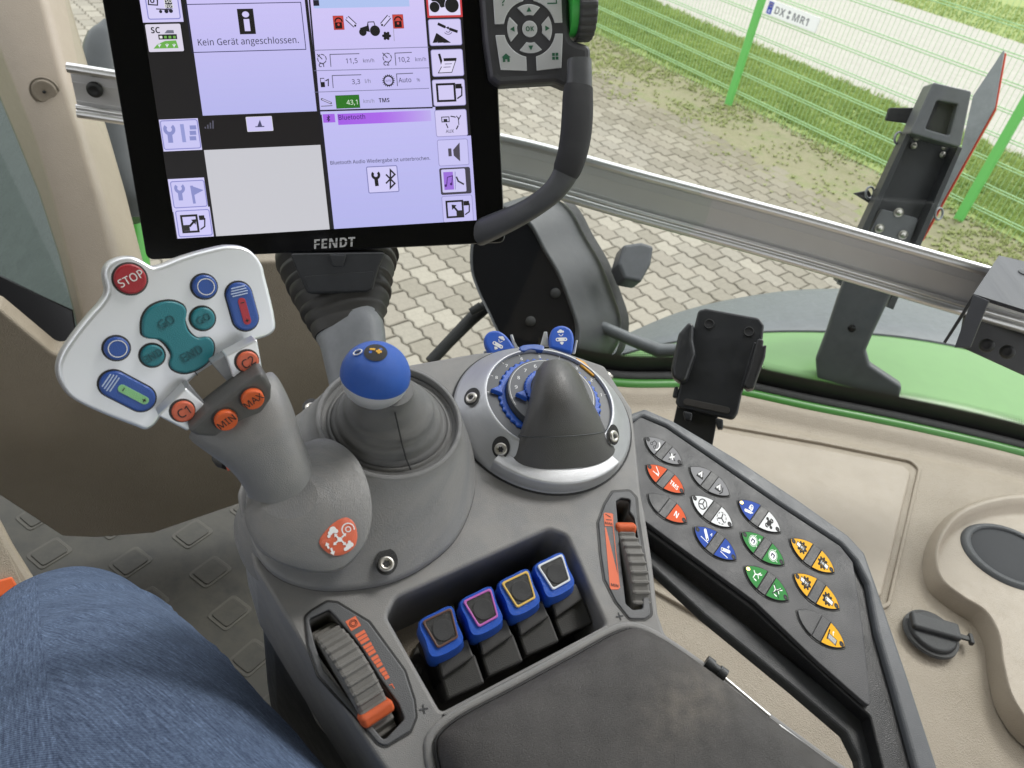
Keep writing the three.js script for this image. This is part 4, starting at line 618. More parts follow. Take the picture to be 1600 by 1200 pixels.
  const wg = extr(shapeOf(kn), .0075, .015, .002, 2); wg.rotateY(Math.PI / 2); wg.translate(wc.x, wc.y, 0); mesh('scroll_wheel', wg, plast(lin(.07, .07, .075), .55), term);
  const rg = new THREE.CylinderGeometry(.0228, .0228, .006, 48); rg.rotateZ(Math.PI / 2); rg.translate(wc.x - .0105, wc.y, 0); mesh('wheel_ring', rg, M.green, term);
  // grab handle
  const z0 = MZ - .0;
  const L = [[905, 95, z0 - .012, 19], [905, 130, z0 - .012, 20], [903, 145, z0 - .012, 21], [902, 180, z0 - .012, 22.5], [899, 215, z0 - .011, 22.5], [893, 245, z0 - .01, 21.5], [884, 270, z0 - .008, 20], [868, 295, z0 - .004, 18], [842, 317, z0 + .004, 17], [812, 335, z0 + .014, 17.5], [780, 350, z0 + .028, 19], [748, 364, z0 + .044, 20]].map((r) => [...r, .8]);
  mesh('handle', limb(L.map(([u, v, z, w, q]) => [at(u, v, z), w / FOC * z, w / FOC * z * q]), { n: 28, sq: 2.8, steps: 4, frame: FM }), plast(lin(.085, .088, .095), .5), term);
  const G = [[904, 137, z0 - .013, 22.5], [903, 145, z0 - .013, 23.4], [902, 180, z0 - .013, 24.4], [899, 215, z0 - .012, 24.2], [893, 245, z0 - .011, 23.2], [886, 265, z0 - .009, 22], [883, 272, z0 - .008, 20]].map((r) => [...r, .8]);
  mesh('grip', limb(G.map(([u, v, z, w, q]) => [at(u, v, z), w / FOC * z, w / FOC * z * q]), { n: 28, sq: 2.8, steps: 4, frame: FM }), std(lin(.035, .035, .038), .8, { bumpMap: scaled(N_GRAIN, .012), bumpScale: .0006 }), term);
}
{ // stand of the terminal
  const s = thing('terminal_stand', 'grey stand with black ribbed rubber bellows under the terminal', 'stand', V(0, 0, 0));
  const bel = []; const prof = [[396, 90, 528], [402, 95, 528], [409, 94, 528], [413, 84, 529], [417, 90, 530], [424, 89, 530], [428, 79, 531], [432, 85, 532], [439, 84, 533], [443, 75, 534], [447, 80, 534], [454, 79, 535], [458, 70, 536], [462, 75, 537], [469, 74, 537], [473, 66, 538], [477, 70, 539], [484, 69, 540], [488, 60, 541], [492, 64, 541], [499, 62, 542], [503, 55, 543], [507, 57, 543], [514, 56, 544], [521, 52, 545]];
  const row = (u, v, hw, z) => [at(u, v, z), hw / FOC * z, hw / FOC * z * .62];
  mesh('bellows', limb([row(527, 380, 86, .69), ...prof.map(([v, hw, u]) => row(u, v, hw, .69 - (v - 396) * .0003))], { n: 40, sq: 2.5, steps: 1, ref: BACK }), std(lin(.055, .053, .05), .55, { map: dust }), s);
  mesh('column', limb([row(545, 512, 53.5, .655), row(550, 525, 52, .65), row(556, 570, 47, .64), row(560, 610, 43, .635), row(562, 680, 42, .63)], { n: 36, sq: 2.6, steps: 3 }), plast(lin(.3, .315, .335), .42), s);
  const F = new Frame(at(528, 430, .635), VIEW(528, 430).add(V(0, -.1, .15)), RIGHT);
  F.put(mesh('cover_plate', plate(F, [[452, 396], [604, 394], [592, 418], [583, 452], [574, 457], [486, 460], [478, 456], [462, 420]], 0, .012, .002, .003), plast(lin(.05, .053, .058), .5), s));
  F.put(mesh('cover_panel', plate(F, [[474, 432], [585, 424], [580, 450], [572, 454], [488, 456], [482, 452]], .0006, .002, .0004, .002), plast(lin(.055, .058, .064), .5), s));
  F.put(mesh('latch', plate(F, [[514, 398], [541, 398], [536, 417], [520, 417]], .003, .006, .001, .001), plast(lin(.05, .053, .058), .5), s));
  mesh('dark_seam', pxLimb([[505, 520, .66, 4], [520, 560, .66, 4], [528, 610, .66, 3], [530, 640, .66, 3]], { n: 8 }), M.blackMatt, s);
}

// ================= ARMREST CONSOLE =================
const FC = new Frame(at(800, 800, .44), V(.09, 1, .15), RIGHT);
const holeTray = roundPoly(F2(FC, [[604, 962], [618, 934], [858, 826], [886, 836], [947, 976], [689, 1112]]), [.006, .008, .008, .006, .003, .003]);
const slotL = roundPoly(F2(FC, [[482, 968], [514, 953], [528, 968], [564, 1012], [592, 1058], [622, 1100], [632, 1124], [600, 1158], [560, 1110], [506, 1048], [492, 1008]]), .002);
const slotR = roundPoly(F2(FC, [[962, 784], [970, 779], [985, 781], [983, 800], [992, 812], [1002, 880], [1004, 952], [988, 954], [977, 944], [970, 880]]), .002);
const screwM = M.steel;
function screw(parent, x, y, z, s = 1, N = null) { // torx screw sunk in a dark recess
  const o = mesh('screw', lathe([[0, .0012], [.0022, .0012], [.0023, .0022], [.0038, .0019], [.0042, .0008], [.0042, -.001]].map(([r, h]) => [r * s, h * s]), 24), screwM, parent); o.position.set(x, y, z + .0004);
  const st = []; for (let i = 0; i < 12; i++) { const r = (i & 1 ? .0013 : .0021) * s, a = i * Math.PI / 6; st.push(new THREE.Vector2(r * Math.cos(a), r * Math.sin(a))); }
  const sg = new THREE.ShapeGeometry(new THREE.Shape(st)); sg.translate(0, 0, .0015 * s); mesh('socket', sg, M.blackMatt, o);
  
  const dg = new THREE.CircleGeometry(.0058 * s, 28); dg.scale(1, 1.22, 1); dg.translate(0, .0013 * s, .0005); mesh('recess', dg, M.slot, o);
  if (N) { o.quaternion.setFromUnitVectors(V(0, 0, 1), N); o.position.addScaledVector(N, .0006); } return o;
}
const con = thing('armrest_console', 'grey moulded armrest console that carries the levers, dial and pad', 'console', FC);
{
  const out = [[690, 1330], [596, 1195], [520, 1080], [445, 962], [398, 885], [378, 818], [371, 770], [386, 728], [430, 678], [482, 636], [545, 601], [640, 569], [744, 551], [860, 542], [945, 571], [988, 638], [997, 720], [1002, 772], [1008, 800], [1019, 870], [1029, 958], [1040, 990], [1134, 1066], [1304, 1192], [1420, 1285], [1330, 1400]];
  const body = shapeOf(roundPoly(F2(FC, out), .006), [holeTray, slotL, slotR]);
  mesh('body', extr(body, 0, .075, .0022, 4), M.console, con);
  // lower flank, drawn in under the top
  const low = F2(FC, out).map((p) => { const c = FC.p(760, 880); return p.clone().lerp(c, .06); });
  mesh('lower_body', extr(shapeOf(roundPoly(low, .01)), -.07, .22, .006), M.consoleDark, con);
  mesh('tray_floor', extr(shapeOf(roundPoly(F2(FC, [[630, 1060], [650, 1010], [900, 880], [970, 985], [700, 1160], [670, 1140]], -.05), .002)), -.046, .01, .001), plast(lin(.075, .071, .064), .8), con);
  mesh('tray_liner', extr(shapeOf(F2(FC, [[590, 940], [700, 900], [720, 1000], [640, 1060]], -.05)), -.05, .004, 0), M.beigeSmooth, con);
  mesh('slot_floor', extr(shapeOf(F2(FC, [[470, 950], [540, 940], [650, 1130], [600, 1180]], -.03)), -.034, .004, 0), M.slot, con);
  mesh('slot_floor', extr(shapeOf(F2(FC, [[940, 760], [1000, 770], [1016, 960], [960, 960]], -.03)), -.034, .004, 0), M.slot, con);
  // seam and lip in front of the rockers
  const lip = [[689, 1116], [700, 1118], [952, 984], [948, 976]];
  mesh('tray_lip', plate(FC, lip, .0012, .004, .0008, .001), M.console, con);
  for (const [u, v] of [[662, 1108], [968, 963]]) { const p = FC.p(u, v); const a = mergeGeometries([new THREE.BoxGeometry(.0042, .0007, .0003), new THREE.BoxGeometry(.0007, .0042, .0003)]); a.translate(0, 0, .0002); stand(mesh('plus_mark', a, plast(lin(.085, .087, .092), .6), con), p.x, p.y, 0, .25); }
}
// slot bezels with print, thumb wheels
function bezel(list, hole, r) { return mesh('slot_bezel', extr(shapeOf(roundPoly(F2(FC, list, .0009), r), [hole]), .0009, .0025, .0007), plast(lin(.118, .121, .128), .6), con); }
bezel([[477, 964], [486, 955], [511, 940], [527, 942], [576, 972], [632, 1048], [647, 1094], [650, 1120], [641, 1142], [602, 1166], [590, 1160], [552, 1114], [498, 1054], [482, 1010]], slotL, .004);
bezel([[935, 816], [945, 788], [957, 769], [984, 767], [993, 778], [996, 812], [1010, 900], [1017, 960], [1008, 967], [984, 967], [963, 940], [945, 905], [939, 865]], slotR, .003);
for (const [list, hole] of [[[[474, 962], [486, 952], [511, 937], [528, 939], [579, 970], [635, 1047], [650, 1093], [653, 1121], [643, 1146], [602, 1170], [588, 1163], [549, 1116], [495, 1056], [479, 1010]], slotL], [[[932, 816], [943, 786], [955, 766], [985, 764], [997, 777], [1000, 812], [1014, 900], [1021, 962], [1009, 970], [983, 970], [960, 941], [942, 906], [936, 865]], slotR]]) mesh('seam', extr(shapeOf(roundPoly(F2(FC, list, .0003), .004), [hole]), .0003, .002, 0), M.slot, con);
{ // bar scale beside the left wheel
  const L = []; const a = FC.p(563, 990, .0012), b = FC.p(607, 1062, .0012); const n = 12;
  const fa = FC.p(552, 974, .0012), dir = b.clone().sub(a).normalize(), ang = Math.atan2(dir.y, dir.x);
  const add = (x, y, w, h) => { const g = new THREE.PlaneGeometry(w, h); g.rotateZ(ang); g.translate(x, y, .0011); L.push(g); };
  add(fa.x, fa.y, .0058, .0056);
  for (let i = 0; i < n; i++) { const t = (i + Math.floor(i / 3) * .35) / (n + 1); const p = a.clone().lerp(b, t * 1.02); const w = .0052 * (1 - i / n * .62); add(p.x + dir.y * (.0026 - w / 2) * -0, p.y, .0017, w); }
  mesh('bar_scale', mergeGeometries(L), M.orangeInk, con);
  const K = []; for (let i = 0; i < 7; i++) { const g = new THREE.TorusGeometry(.0012 + .0007 * (i % 2), .00014, 4, 14, 2.4 + i * .3); g.rotateZ(i * 1.3); g.translate(fa.x, fa.y, .0012); K.push(g); }
  mesh('scale_symbol', mergeGeometries(K), M.ink, con);
  const e = FC.p(614, 1072, .0012), H = []; for (const [x, y, w, h, r] of [[0, 0, .0028, .0004, -.9], [-.001, .0006, .0018, .0004, .3]]) { const g = new THREE.PlaneGeometry(w, h); g.rotateZ(r); g.translate(e.x + x, e.y + y, .0012); H.push(g); }
  mesh('scale_symbol', mergeGeometries(H), M.orangeInk, con);
  // wedge scale beside the right wheel
  const q = (l) => { const g = new THREE.ShapeGeometry(new THREE.Shape(ccw(F2(FC, l, .0011)))); g.translate(0, 0, .0011); return g; };
  mesh('wedge_scale', mergeGeometries([q([[943, 803], [945, 801], [956, 802], [958, 804], [958.5, 822], [945, 822]]), q([[945, 824], [947, 824], [967, 905], [969, 918], [966, 921], [955, 921], [953, 918]]), q([[957.4, 822], [958.6, 822], [968.4, 915], [967.2, 915]])]), M.orangeInk, con);
  const t1 = textGeo('MAX', .0017, .0001), p1 = FC.p(951.5, 818, .0012), t2 = textGeo('MIN', .0017, .0001), p2 = FC.p(960.5, 914.5, .0012); t1.rotateZ(-.05); t2.rotateZ(-.1); t1.translate(p1.x, p1.y, .00125); t2.translate(p2.x, p2.y, .00125);
  const ln = (a, b, w) => { const p = FC.p(...a, .0012), r = FC.p(...b, .0012), d = r.clone().sub(p), g = new THREE.PlaneGeometry(d.length(), w); g.rotateZ(Math.atan2(d.y, d.x)); g.translate((p.x + r.x) / 2, (p.y + r.y) / 2, .00125); return g; };
  mesh('scale_symbol', mergeGeometries([t1, t2].map((g) => { const k = g.toNonIndexed(); return k; }).concat([ln([946, 803], [954, 808], .0005), ln([947, 812], [956, 812.5], .0005)].map((g) => g.toNonIndexed()))), M.ink, con);
}
function thumbWheel(name, label, c, edgeA, edgeB, len, R, sink, capAt, capSide) { // knurled wheel half sunk in its slot: axis from edgeA to edgeB
  const a = FC.p(...edgeA), b = FC.p(...edgeB), d = b.clone().sub(a), w = d.length(), ang = Math.atan2(d.y, d.x), p = FC.p(...c);
  const t = thing(name, label, 'thumb wheel', FC, 'thumb wheels in the console');
  t.position.copy(FC.world(p.x, p.y, -sink)); t.quaternion.copy(FC.q).multiply(new THREE.Quaternion().setFromAxisAngle(V(0, 0, 1), ang));
  const kn = [], nt = 46, n = nt * 6; for (let i = 0; i < n; i++) { const k = i / n * 2 * Math.PI, f = Math.max(0, Math.sin(k * nt)); const r = R * (1 - .035 * Math.pow(1 - f, 2)); kn.push(new THREE.Vector2(r * Math.cos(k), r * Math.sin(k))); }
  const g = extr(shapeOf(kn), w / 2, w, .0016, 2); g.rotateY(Math.PI / 2); mesh('wheel', g, M.wheel, t);
  const cg = box(w * 1.18, .0062, R * .5, .0022); cg.translate(capSide * w * .12, 0, R * .83); cg.rotateX(capAt); mesh('marker', cg, M.orange, t);
  return t;
}
delete names.x;
thumbWheel('thumb_wheel', 'ribbed grey thumb wheel with orange marker in the lower left console slot', [552, 1054], [530, 1062], [571, 1037], 0, .036, .026, .66, -.1);
tag(thumbWheel('thumb_wheel', 'ribbed grey thumb wheel with orange marker at the right console edge', [990, 884], [975, 884], [1003, 884], 0, .042, .0345, -.62, .25));

{ // cover plate with dome over the two levers
  const base = [[384, 800], [390, 838], [404, 872], [430, 900], [468, 917], [512, 924], [562, 921], [612, 911], [660, 888], [706, 850], [732, 802], [741, 760], [737, 710], [722, 668], [695, 634], [650, 612], [590, 604], [530, 616], [474, 648], [424, 692], [394, 742]];
  const top = [[420, 800], [424, 822], [434, 840], [452, 852], [476, 856], [506, 850], [536, 838], [566, 812], [600, 776], [640, 752], [676, 728], [694, 706], [700, 684], [696, 660], [680, 640], [650, 628], [608, 624], [562, 630], [516, 652], [466, 690], [432, 744]];
  const A = smoothPoly(F2(FC, base), 7), lc = FC.p(609, 660, .029), rows = [];
  for (const t of [-.006, -.006, 0, .04, .1, .18, .28, .4, .52, .64, .75, .84, .91, .96, 1]) { const h = t < 0 ? (rows.length ? .0025 : -.002) : .0042 + .0283 * (.5 * t + .5 * t * t) + .003 * Math.sin(Math.PI * Math.min(1, t * 1.1)); rows.push(A.map((p) => { const a = Math.atan2(p.y - lc.y, p.x - lc.x), q = V(lc.x + .041 * Math.cos(a), lc.y + .041 * Math.sin(a), 0), k = Math.max(t, -.006); return V(p.x + (q.x - p.x) * k, p.y + (q.y - p.y) * k, h); })); }
  mesh('lever_dome', grid(rows, true), M.dome, con);
  const seam = smoothPoly(F2(FC, base.map(([u, v]) => [588 + (u - 588) * 1.008, 770 + (v - 770) * 1.009])), 5); mesh('seam', grid([seam.map((p) => V(p.x, p.y, .0006)), A.map((p) => V(p.x, p.y, .0008))], true), M.slot, con);
  const on = (u, v, h, s, N) => { const p = FC.p(u, v, h); return screw(con, p.x, p.y, h, s, N); };
  on(603, 883, .0095, 1.0, V(.05, -.22, 1).normalize()); on(717, 731, .0085, .92, V(.3, -.1, 1).normalize()); on(486, 639, .0008, .9);
}

// ================= CROSS LEVER WITH BLUE KNOB =================
{
  const p = FC.p(609, 660, .029), F = FC, t = thing('cross_lever', 'stubby cross gate lever with blue and silver ball knob on ribbed grey boot', 'lever', FC);
  t.position.copy(FC.world(p.x, p.y, .0285));
  const lean = V(-.1, -.02, 1).normalize(); const ax = (h) => V(lean.x * h * 1.0, lean.y * h, h);
  const pr = [[.0445, -.0012], [.0438, .0012], [.0415, .0018], [.0405, .0004], [.039, .0004], [.0385, .0016], [.0366, .0016], [.0362, 0], [.0365, .0022], [.0345, .004], [.0332, .0042], [.033, .0072], [.031, .0098], [.0285, .0106], [.028, .0136], [.0266, .0158], [.024, .0166], [.0218, .0196], [.018, .0236], [.0152, .0275], [.0148, .031]];
  mesh('collar', lathe([[.0375, .001], [.0382, .0045], [.0395, .005], [.0408, .0042], [.0412, .0035]], 64), M.dome, t);
  const rows = pr.map(([r0, h]) => [r0 * .93, h]).map(([r, h]) => Array.from({ length: 56 }, (_, i) => { const k = i / 56 * 2 * Math.PI, c = ax(h); return V(c.x + r * .96 * Math.cos(k), c.y + r * .92 * Math.sin(k), h); }));
  mesh('boot', grid(rows, true, false, true), M.rubberGrey, t);
  const crease = limb([[ax(.0).add(V(.0145, -.0312, .002)), .0005], [ax(.0072).add(V(.0118, -.0283, .0008)), .0005], [ax(.0136).add(V(.0095, -.0244, .0006)), .0005], [ax(.0275).add(V(.0045, -.0136, .0006)), .0005]], { n: 6, ref: V(0, 0, 1) }); mesh('boot_seam', crease, M.slot, t);
  const kc = ax(.0405)  .add(V(-.007, .0, -.0005)), R = .0183, cut = V(.02, .16, 1).normalize(), q = new THREE.Quaternion().setFromUnitVectors(V(0, 1, 0), cut);
  const cap = new THREE.SphereGeometry(R, 48, 32, 0, Math.PI * 2, 0, 1.62); cap.scale(1, .98, 1); const cm = mesh('knob_cap', cap, M.blueKnob, t); cm.position.copy(kc); cm.quaternion.copy(q);
  const low = new THREE.SphereGeometry(R * .985, 48, 24, 0, Math.PI * 2, 1.4, 1.5); const lm = mesh('knob_base', low, M.silver, t); lm.position.copy(kc); lm.quaternion.copy(q);
  // printed badge on top: black disc with yellow plus and minus, small oval ring
  const dirTo = (u, v) => { const o = t.localToWorld.bind(t); t.updateMatrixWorld(true); const C = t.localToWorld(kc.clone()); const d = dirOf(u, v).normalize(), oc = EYE.clone().sub(C), b = oc.dot(d), k = -b - Math.sqrt(Math.max(0, b * b - oc.lengthSq() + R * R)); return t.worldToLocal(EYE.clone().addScaledVector(d, k)).sub(kc).normalize(); };
  const sticker = (d, ang, mat, name, lift = 1.004) => { const g = new THREE.SphereGeometry(R * lift, 24, 8, 0, Math.PI * 2, 0, ang); const s = mesh(name, g, mat, t); s.position.copy(kc); s.quaternion.setFromUnitVectors(V(0, 1, 0), d); return s; };
  const d0 = dirTo(587, 549); sticker(d0, .33, M.blackMatt, 'badge');
  const mark = (u, v, geo0, mat) => { const geo = geo0.clone().scale(.8, .8, .8); const d = dirTo(u, v), o = mesh('badge_mark', geo, mat, t); o.position.copy(kc).addScaledVector(d, R * 1.006); o.quaternion.setFromUnitVectors(V(0, 0, 1), d); };
  const Y = std(lin(.75, .4, .02), .5), plus = mergeGeometries([new THREE.BoxGeometry(.0036, .0015, .0006), new THREE.BoxGeometry(.0015, .0036, .0006)]);
  mark(582, 546, new THREE.BoxGeometry(.0034, .0015, .0006), Y); mark(592, 549.5, plus, Y); mark(579, 550, new THREE.CircleGeometry(.0011, 12), M.blueKnob); mark(595, 545.5, new THREE.CircleGeometry(.0011, 12), M.blueKnob);
  const rg = new THREE.TorusGeometry(.0024, .0004, 6, 24); rg.scale(1.25, .9, 1); mark(559, 550.5, rg, M.white); mark(559, 550.5, new THREE.BoxGeometry(.0028, .0007, .0004), M.ink);
}

// ================= DRIVE JOYSTICK =================
{
  const j = thing('drive_joystick', 'large grey joystick with silver button head tilted toward the driver', 'joystick', V(0, 0, 0));
  // skirt
  const O = FC.world(...FC.p(478, 800, .0275).toArray(), .0275), FS = new Frame(O, FC.N.clone().lerp(VIEW(478, 800), .45).add(V(-.12, 0, .02)), RIGHT);
  const edge = smoothPoly(F2(FS, [[382, 800], [392, 838], [420, 868], [460, 886], [500, 893], [530, 889], [556, 868], [574, 838], [581, 800], [576, 758], [560, 720], [538, 697], [510, 685], [480, 690], [440, 712], [404, 748]]), 4);
  const cN = FS.p(449, 770, .012), rows = [];
  const gr = (r) => edge.map((p) => { const d = p.clone(); const a = Math.atan2(d.y, d.x); return new THREE.Vector2(cN.x + r * Math.cos(a), cN.y + r * .82 * Math.sin(a)); });
  const B = gr(.014); for (const [t, h] of [[.06, -.006], [.0, -.0035], [0, -.0008], [.015, .0008], [.2, .0022], [.45, .004], [.7, .005], [.88, .0056], [1.0, .006]]) rows.push(edge.map((p, i) => FS.world(p.x + (B[i].x - p.x) * t, p.y + (B[i].y - p.y) * t, h)));
  mesh('skirt', grid(rows, true, true, true), M.lever, j);
  const boot = []; for (const [s, h] of [[.94, -.006], [.82, -.009], [.86, -.012], [.8, -.015], [.84, -.019], [.8, -.03]]) boot.push(edge.map((p) => FS.world(p.x * s + .001, p.y * s - .001, h))); mesh('skirt_boot', grid(boot, true), M.rubber, j);
  // orange sticker on the skirt
  const stp = [[499, 847], [512, 826], [530, 812], [542, 809], [553, 817], [558, 836], [555, 852], [545, 862], [526, 868], [510, 862]];
  const prof = [[0, -.0008], [.02, .0006], [.2, .0022], [.45, .004], [.7, .005], [.88, .0056], [1.0, .006]];
  const skirtH = (x, y) => { const a = Math.atan2(y - cN.y, x - cN.x); let bi = 0, bd = 9; edge.forEach((p, i) => { let e = Math.abs(Math.atan2(p.y - cN.y, p.x - cN.x) - a); if (e > Math.PI) e = 2 * Math.PI - e; if (e < bd) { bd = e; bi = i; } }); const ra = edge[bi].distanceTo(cN), rb = B[bi].distanceTo(cN), r = Math.hypot(x - cN.x, y - cN.y), t = THREE.MathUtils.clamp((ra - r) / (ra - rb), 0, 1); for (let k = 0; k + 1 < prof.length; k++) if (t <= prof[k + 1][0]) return prof[k][1] + (prof[k + 1][1] - prof[k][1]) * (t - prof[k][0]) / (prof[k + 1][0] - prof[k][0]); return .006; };
  const onSkirt = (u, v, lift = 0) => { let h = .004; for (let k = 0; k < 8; k++) { const p = FS.p(u, v, h + lift); h = skirtH(p.x, p.y); } return FS.p3(u, v, h + lift); };
  const local = (m) => { m.position.copy(FS.O); m.quaternion.copy(FS.q); return m; };
  { const o = smoothPoly(stp.map(([u, v]) => new THREE.Vector2(u, v)), 4), mk = (s, l) => o.map((p) => onSkirt(530 + (p.x - 530) * s, 838 + (p.y - 838) * s, l)).reverse(); local(mesh('sticker', grid([mk(1.015, -.0002), mk(1.0, .0006), mk(.75, .0007), mk(.5, .0007), mk(.25, .0007), mk(.05, .0007)], true, false, true), M.coral, j)); }
  { const L = [], add = (g, u, v) => { const p = onSkirt(u, v, .001), c = onSkirt(530, 838, .001), n = onSkirt(545, 838, .001).sub(onSkirt(515, 838, .001)).cross(onSkirt(530, 825, .001).sub(onSkirt(530, 852, .001))).normalize(); g.applyQuaternion(new THREE.Quaternion().setFromUnitVectors(V(0, 0, 1), n)); g.translate(p.x, p.y, p.z); L.push(g.index ? g.toNonIndexed() : g); };
    const ar = (u, v, an, s = 1) => { const g = new THREE.ShapeGeometry(new THREE.Shape([[0, .0022], [.0013, .0004], [.0005, .0004], [.0005, -.0016], [-.0005, -.0016], [-.0005, .0004], [-.0013, .0004]].map((q) => new THREE.Vector2(q[0] * s, q[1] * s)))); g.rotateZ(an); add(g, u, v); }, dot = (u, v, r) => add(new THREE.CircleGeometry(r, 14), u, v);
    ar(526, 838, .8, .8); ar(537, 837, -.7, .8); ar(525, 848, 2.4, .8); ar(537, 848, -2.3, .8); dot(531, 843, .0012); ar(512, 853, .5, .9); ar(519, 861, 3.6, 1); for (const [u, v, r] of [[520, 828, .0017], [525, 830, .0011], [516, 833, .0011], [514, 838, .0008], [545, 853, .0014], [549, 851, .0011], [540, 858, .0009], [546, 847, .0008], [543, 856, .001]]) dot(u, v, r);
    add(new THREE.RingGeometry(.0027, .0033, 20, 1, 0, 4.4), 544, 827); add(new THREE.RingGeometry(.001, .0015, 14), 544, 827);
    local(mesh('sticker_print', mergeGeometries(L), M.white, j)); }
  // grip
  const gs = [[466, 822, .411, 94, 1], [461, 808, .402, 74, 1], [454, 791, .395, 61, .95], [445, 768, .392, 54, .9], [434, 741, .388, 53, .9], [420, 713, .386, 57, .9], [404, 686, .385, 65, .82], [388, 663, .383, 73, .66], [372, 643, .382, 79, .5], [364, 634, .383, 79.5, .36]];
  mesh('grip', pxLimb(gs, { n: 44, sq: 2.5, steps: 4, ref: VIEW(400, 700) }), M.lever, j);
  const seamL = [[372, 664, .366], [384, 680, .366], [400, 702, .372], [420, 730, .38], [440, 758, .388], [462, 788, .398]].map(([u, v, z]) => [at(u, v, z + .003), .00045]);
  // head
  const FH = new Frame(at(262, 530, .365), VIEW(262, 530).addScaledVector(RIGHT, .2).addScaledVector(UPV, -.1), RIGHT);
  const put = (o) => FH.put(o);
  const outline = [[168, 457], [164, 430], [170, 414], [187, 404], [210, 402], [227, 410], [240, 417], [254, 415], [287, 402], [329, 390], [362, 384], [386, 388], [402, 401], [411, 416], [415, 432], [431, 502], [430, 516], [420, 525], [397, 533], [360, 553], [332, 570], [306, 588], [278, 618], [254, 648], [242, 665], [228, 672], [213, 667], [145, 640], [111, 621], [95, 598], [91, 578], [97, 555], [117, 524], [142, 493], [159, 474]];
  const ho = smoothPoly(F2(FH, outline), 4);
  const pocket = (p, grow) => p;
  const cMid = FH.p(262, 530);
  const big = smoothPoly(F2(FH, [[222, 512], [224, 496], [233, 482], [250, 473], [270, 471], [287, 478], [292, 488], [290, 503], [296, 519], [309, 528], [326, 527], [334, 537], [333, 554], [323, 568], [306, 579], [287, 583], [270, 577], [265, 568], [268, 555], [262, 541], [250, 531], [233, 529], [224, 524]], .002), 4);
  put(mesh('head_plate', extr(shapeOf(ho), 0, .006, .0018, 4), M.silver, j));
  put(mesh('head_rim', (() => { const mk = (s, h) => ho.map((p) => V(cMid.x + (p.x - cMid.x) * s, cMid.y + (p.y - cMid.y) * s, h)); return grid([mk(.99, -.0055), mk(1.0, -.006), mk(1.014, -.008), mk(1.016, -.013), mk(1.0, -.017), mk(.9, -.019)], true, false, true); })(), std(lin(.5, .5, .52), .3, { metalness: .45, map: soft }), j));
  const btn = (list, h, mat, name, label) => { const c = new THREE.Vector2(); list.forEach((p) => c.add(p)); c.divideScalar(list.length); const rec = list.map((p) => p.clone().sub(c).multiplyScalar(1.0).addScaledVector(p.clone().sub(c).normalize(), .0009).add(c)); put(mesh('button_gap', extr(shapeOf(rec), .0002, .001, 0), M.rubber, j)); const m = put(mesh(name, extr(shapeOf(list), h, h + .004, .0011, 4), mat, j, label)); return m; };
  const TURN = .47, word = (parent, str, size, u, v, h, mat, turn = TURN, bold = false, d = .0002) => { const p = FH.p(u, v, h), t = textGeo(str, size, d, bold); t.rotateZ(turn); t.translate(p.x, p.y, h); mesh('lettering', t, mat, parent); };
  const C = (u, v, r, h) => { const p = FH.p(u, v, h), q = FH.p(u + r, v, h); return circ(p.x, p.y, q.distanceTo(p)); };
  const stopB = btn(C(204, 436, 25.5, .0022), .0022, M.red, 'stop_button', 'red STOP button'); word(stopB, 'STOP', .0037, 204.5, 435, .0022, M.white);
  const ringB = (u, v, r) => { const b = btn(C(u, v, r, .0032), .0032, M.blueDeep, 'round_button'); const p = FH.p(u + 1, v, .0033), g = new THREE.RingGeometry(.0037, .0041, 32); g.translate(p.x, p.y, .0034); mesh('ring_mark', g, M.white, b); };
  ringB(321, 448, 19); ringB(183, 545, 20);
  const bt = btn(big, .0024, M.teal, 'main_button', 'large teal GO END rocker button'); word(bt, 'GO', .0042, 260, 503, .0024, M.tealDeep, TURN, false, .0005); word(bt, 'END', .0042, 300, 552, .0024, M.tealDeep, TURN, false, .0005);
  const sm = (str, u, v) => { const b = btn(C(u, v, 18.5, .0024), .0024, M.teal, 'round_button'); word(b, str, .0036, u, v, .0024, M.tealDeep, TURN, false, .0005); }; sm('GO', 318, 498); sm('END', 239, 556);
  const rocker = (a, b, slot, slotMat) => { const A = FH.p(...a, .0026), Bq = FH.p(...b, .0026), r = .0063; const m = btn(stadium(A, Bq, r), .0026, M.blueDeep, 'slide_button'); const d = Bq.clone().sub(A), n = new THREE.Vector2(-d.y, d.x).normalize(), u = d.clone().normalize();
    const s0 = A.clone().addScaledVector(d, .28), s1 = A.clone().addScaledVector(d, 1.12); mesh('slider_field', extr(shapeOf(stadium(s0, s1, .0019)), .0029, .0006, .0001), slotMat, m);
    const L = [], bar = (p, w, hh, an) => { const g = new THREE.PlaneGeometry(w, hh); g.rotateZ(an); g.translate(p.x, p.y, .0031); L.push(g); }; const an = Math.atan2(n.y, n.x); const g1 = A.clone().addScaledVector(u, -.0034); for (let i = 0; i < 4; i++) { const k = mesh('rib', (() => { const g = box(.0085 - Math.abs(i - 2) * .0008, .0006, .0006, .0002); g.rotateZ(an); g.translate(A.x + u.x * (-.004 + i * .0013), A.y + u.y * (-.004 + i * .0013), .0028); return g; })(), std(lin(.5, .6, .8), .4), m); }
    bar(s0.clone().addScaledVector(u, .0006), .0018, .0005, an); bar(s1.clone().addScaledVector(u, -.0002), .0018, .0005, an); bar(s1.clone().addScaledVector(u, -.0002), .0005, .0018, an); mesh('plus_minus', mergeGeometries(L), M.ink, m); };
  rocker([375, 461], [385, 497], 0, plast(lin(.42, .03, .05), .5, { map: null })); rocker([179, 601], [221, 623], 0, plast(lin(.25, .55, .25), .5, { map: null }));
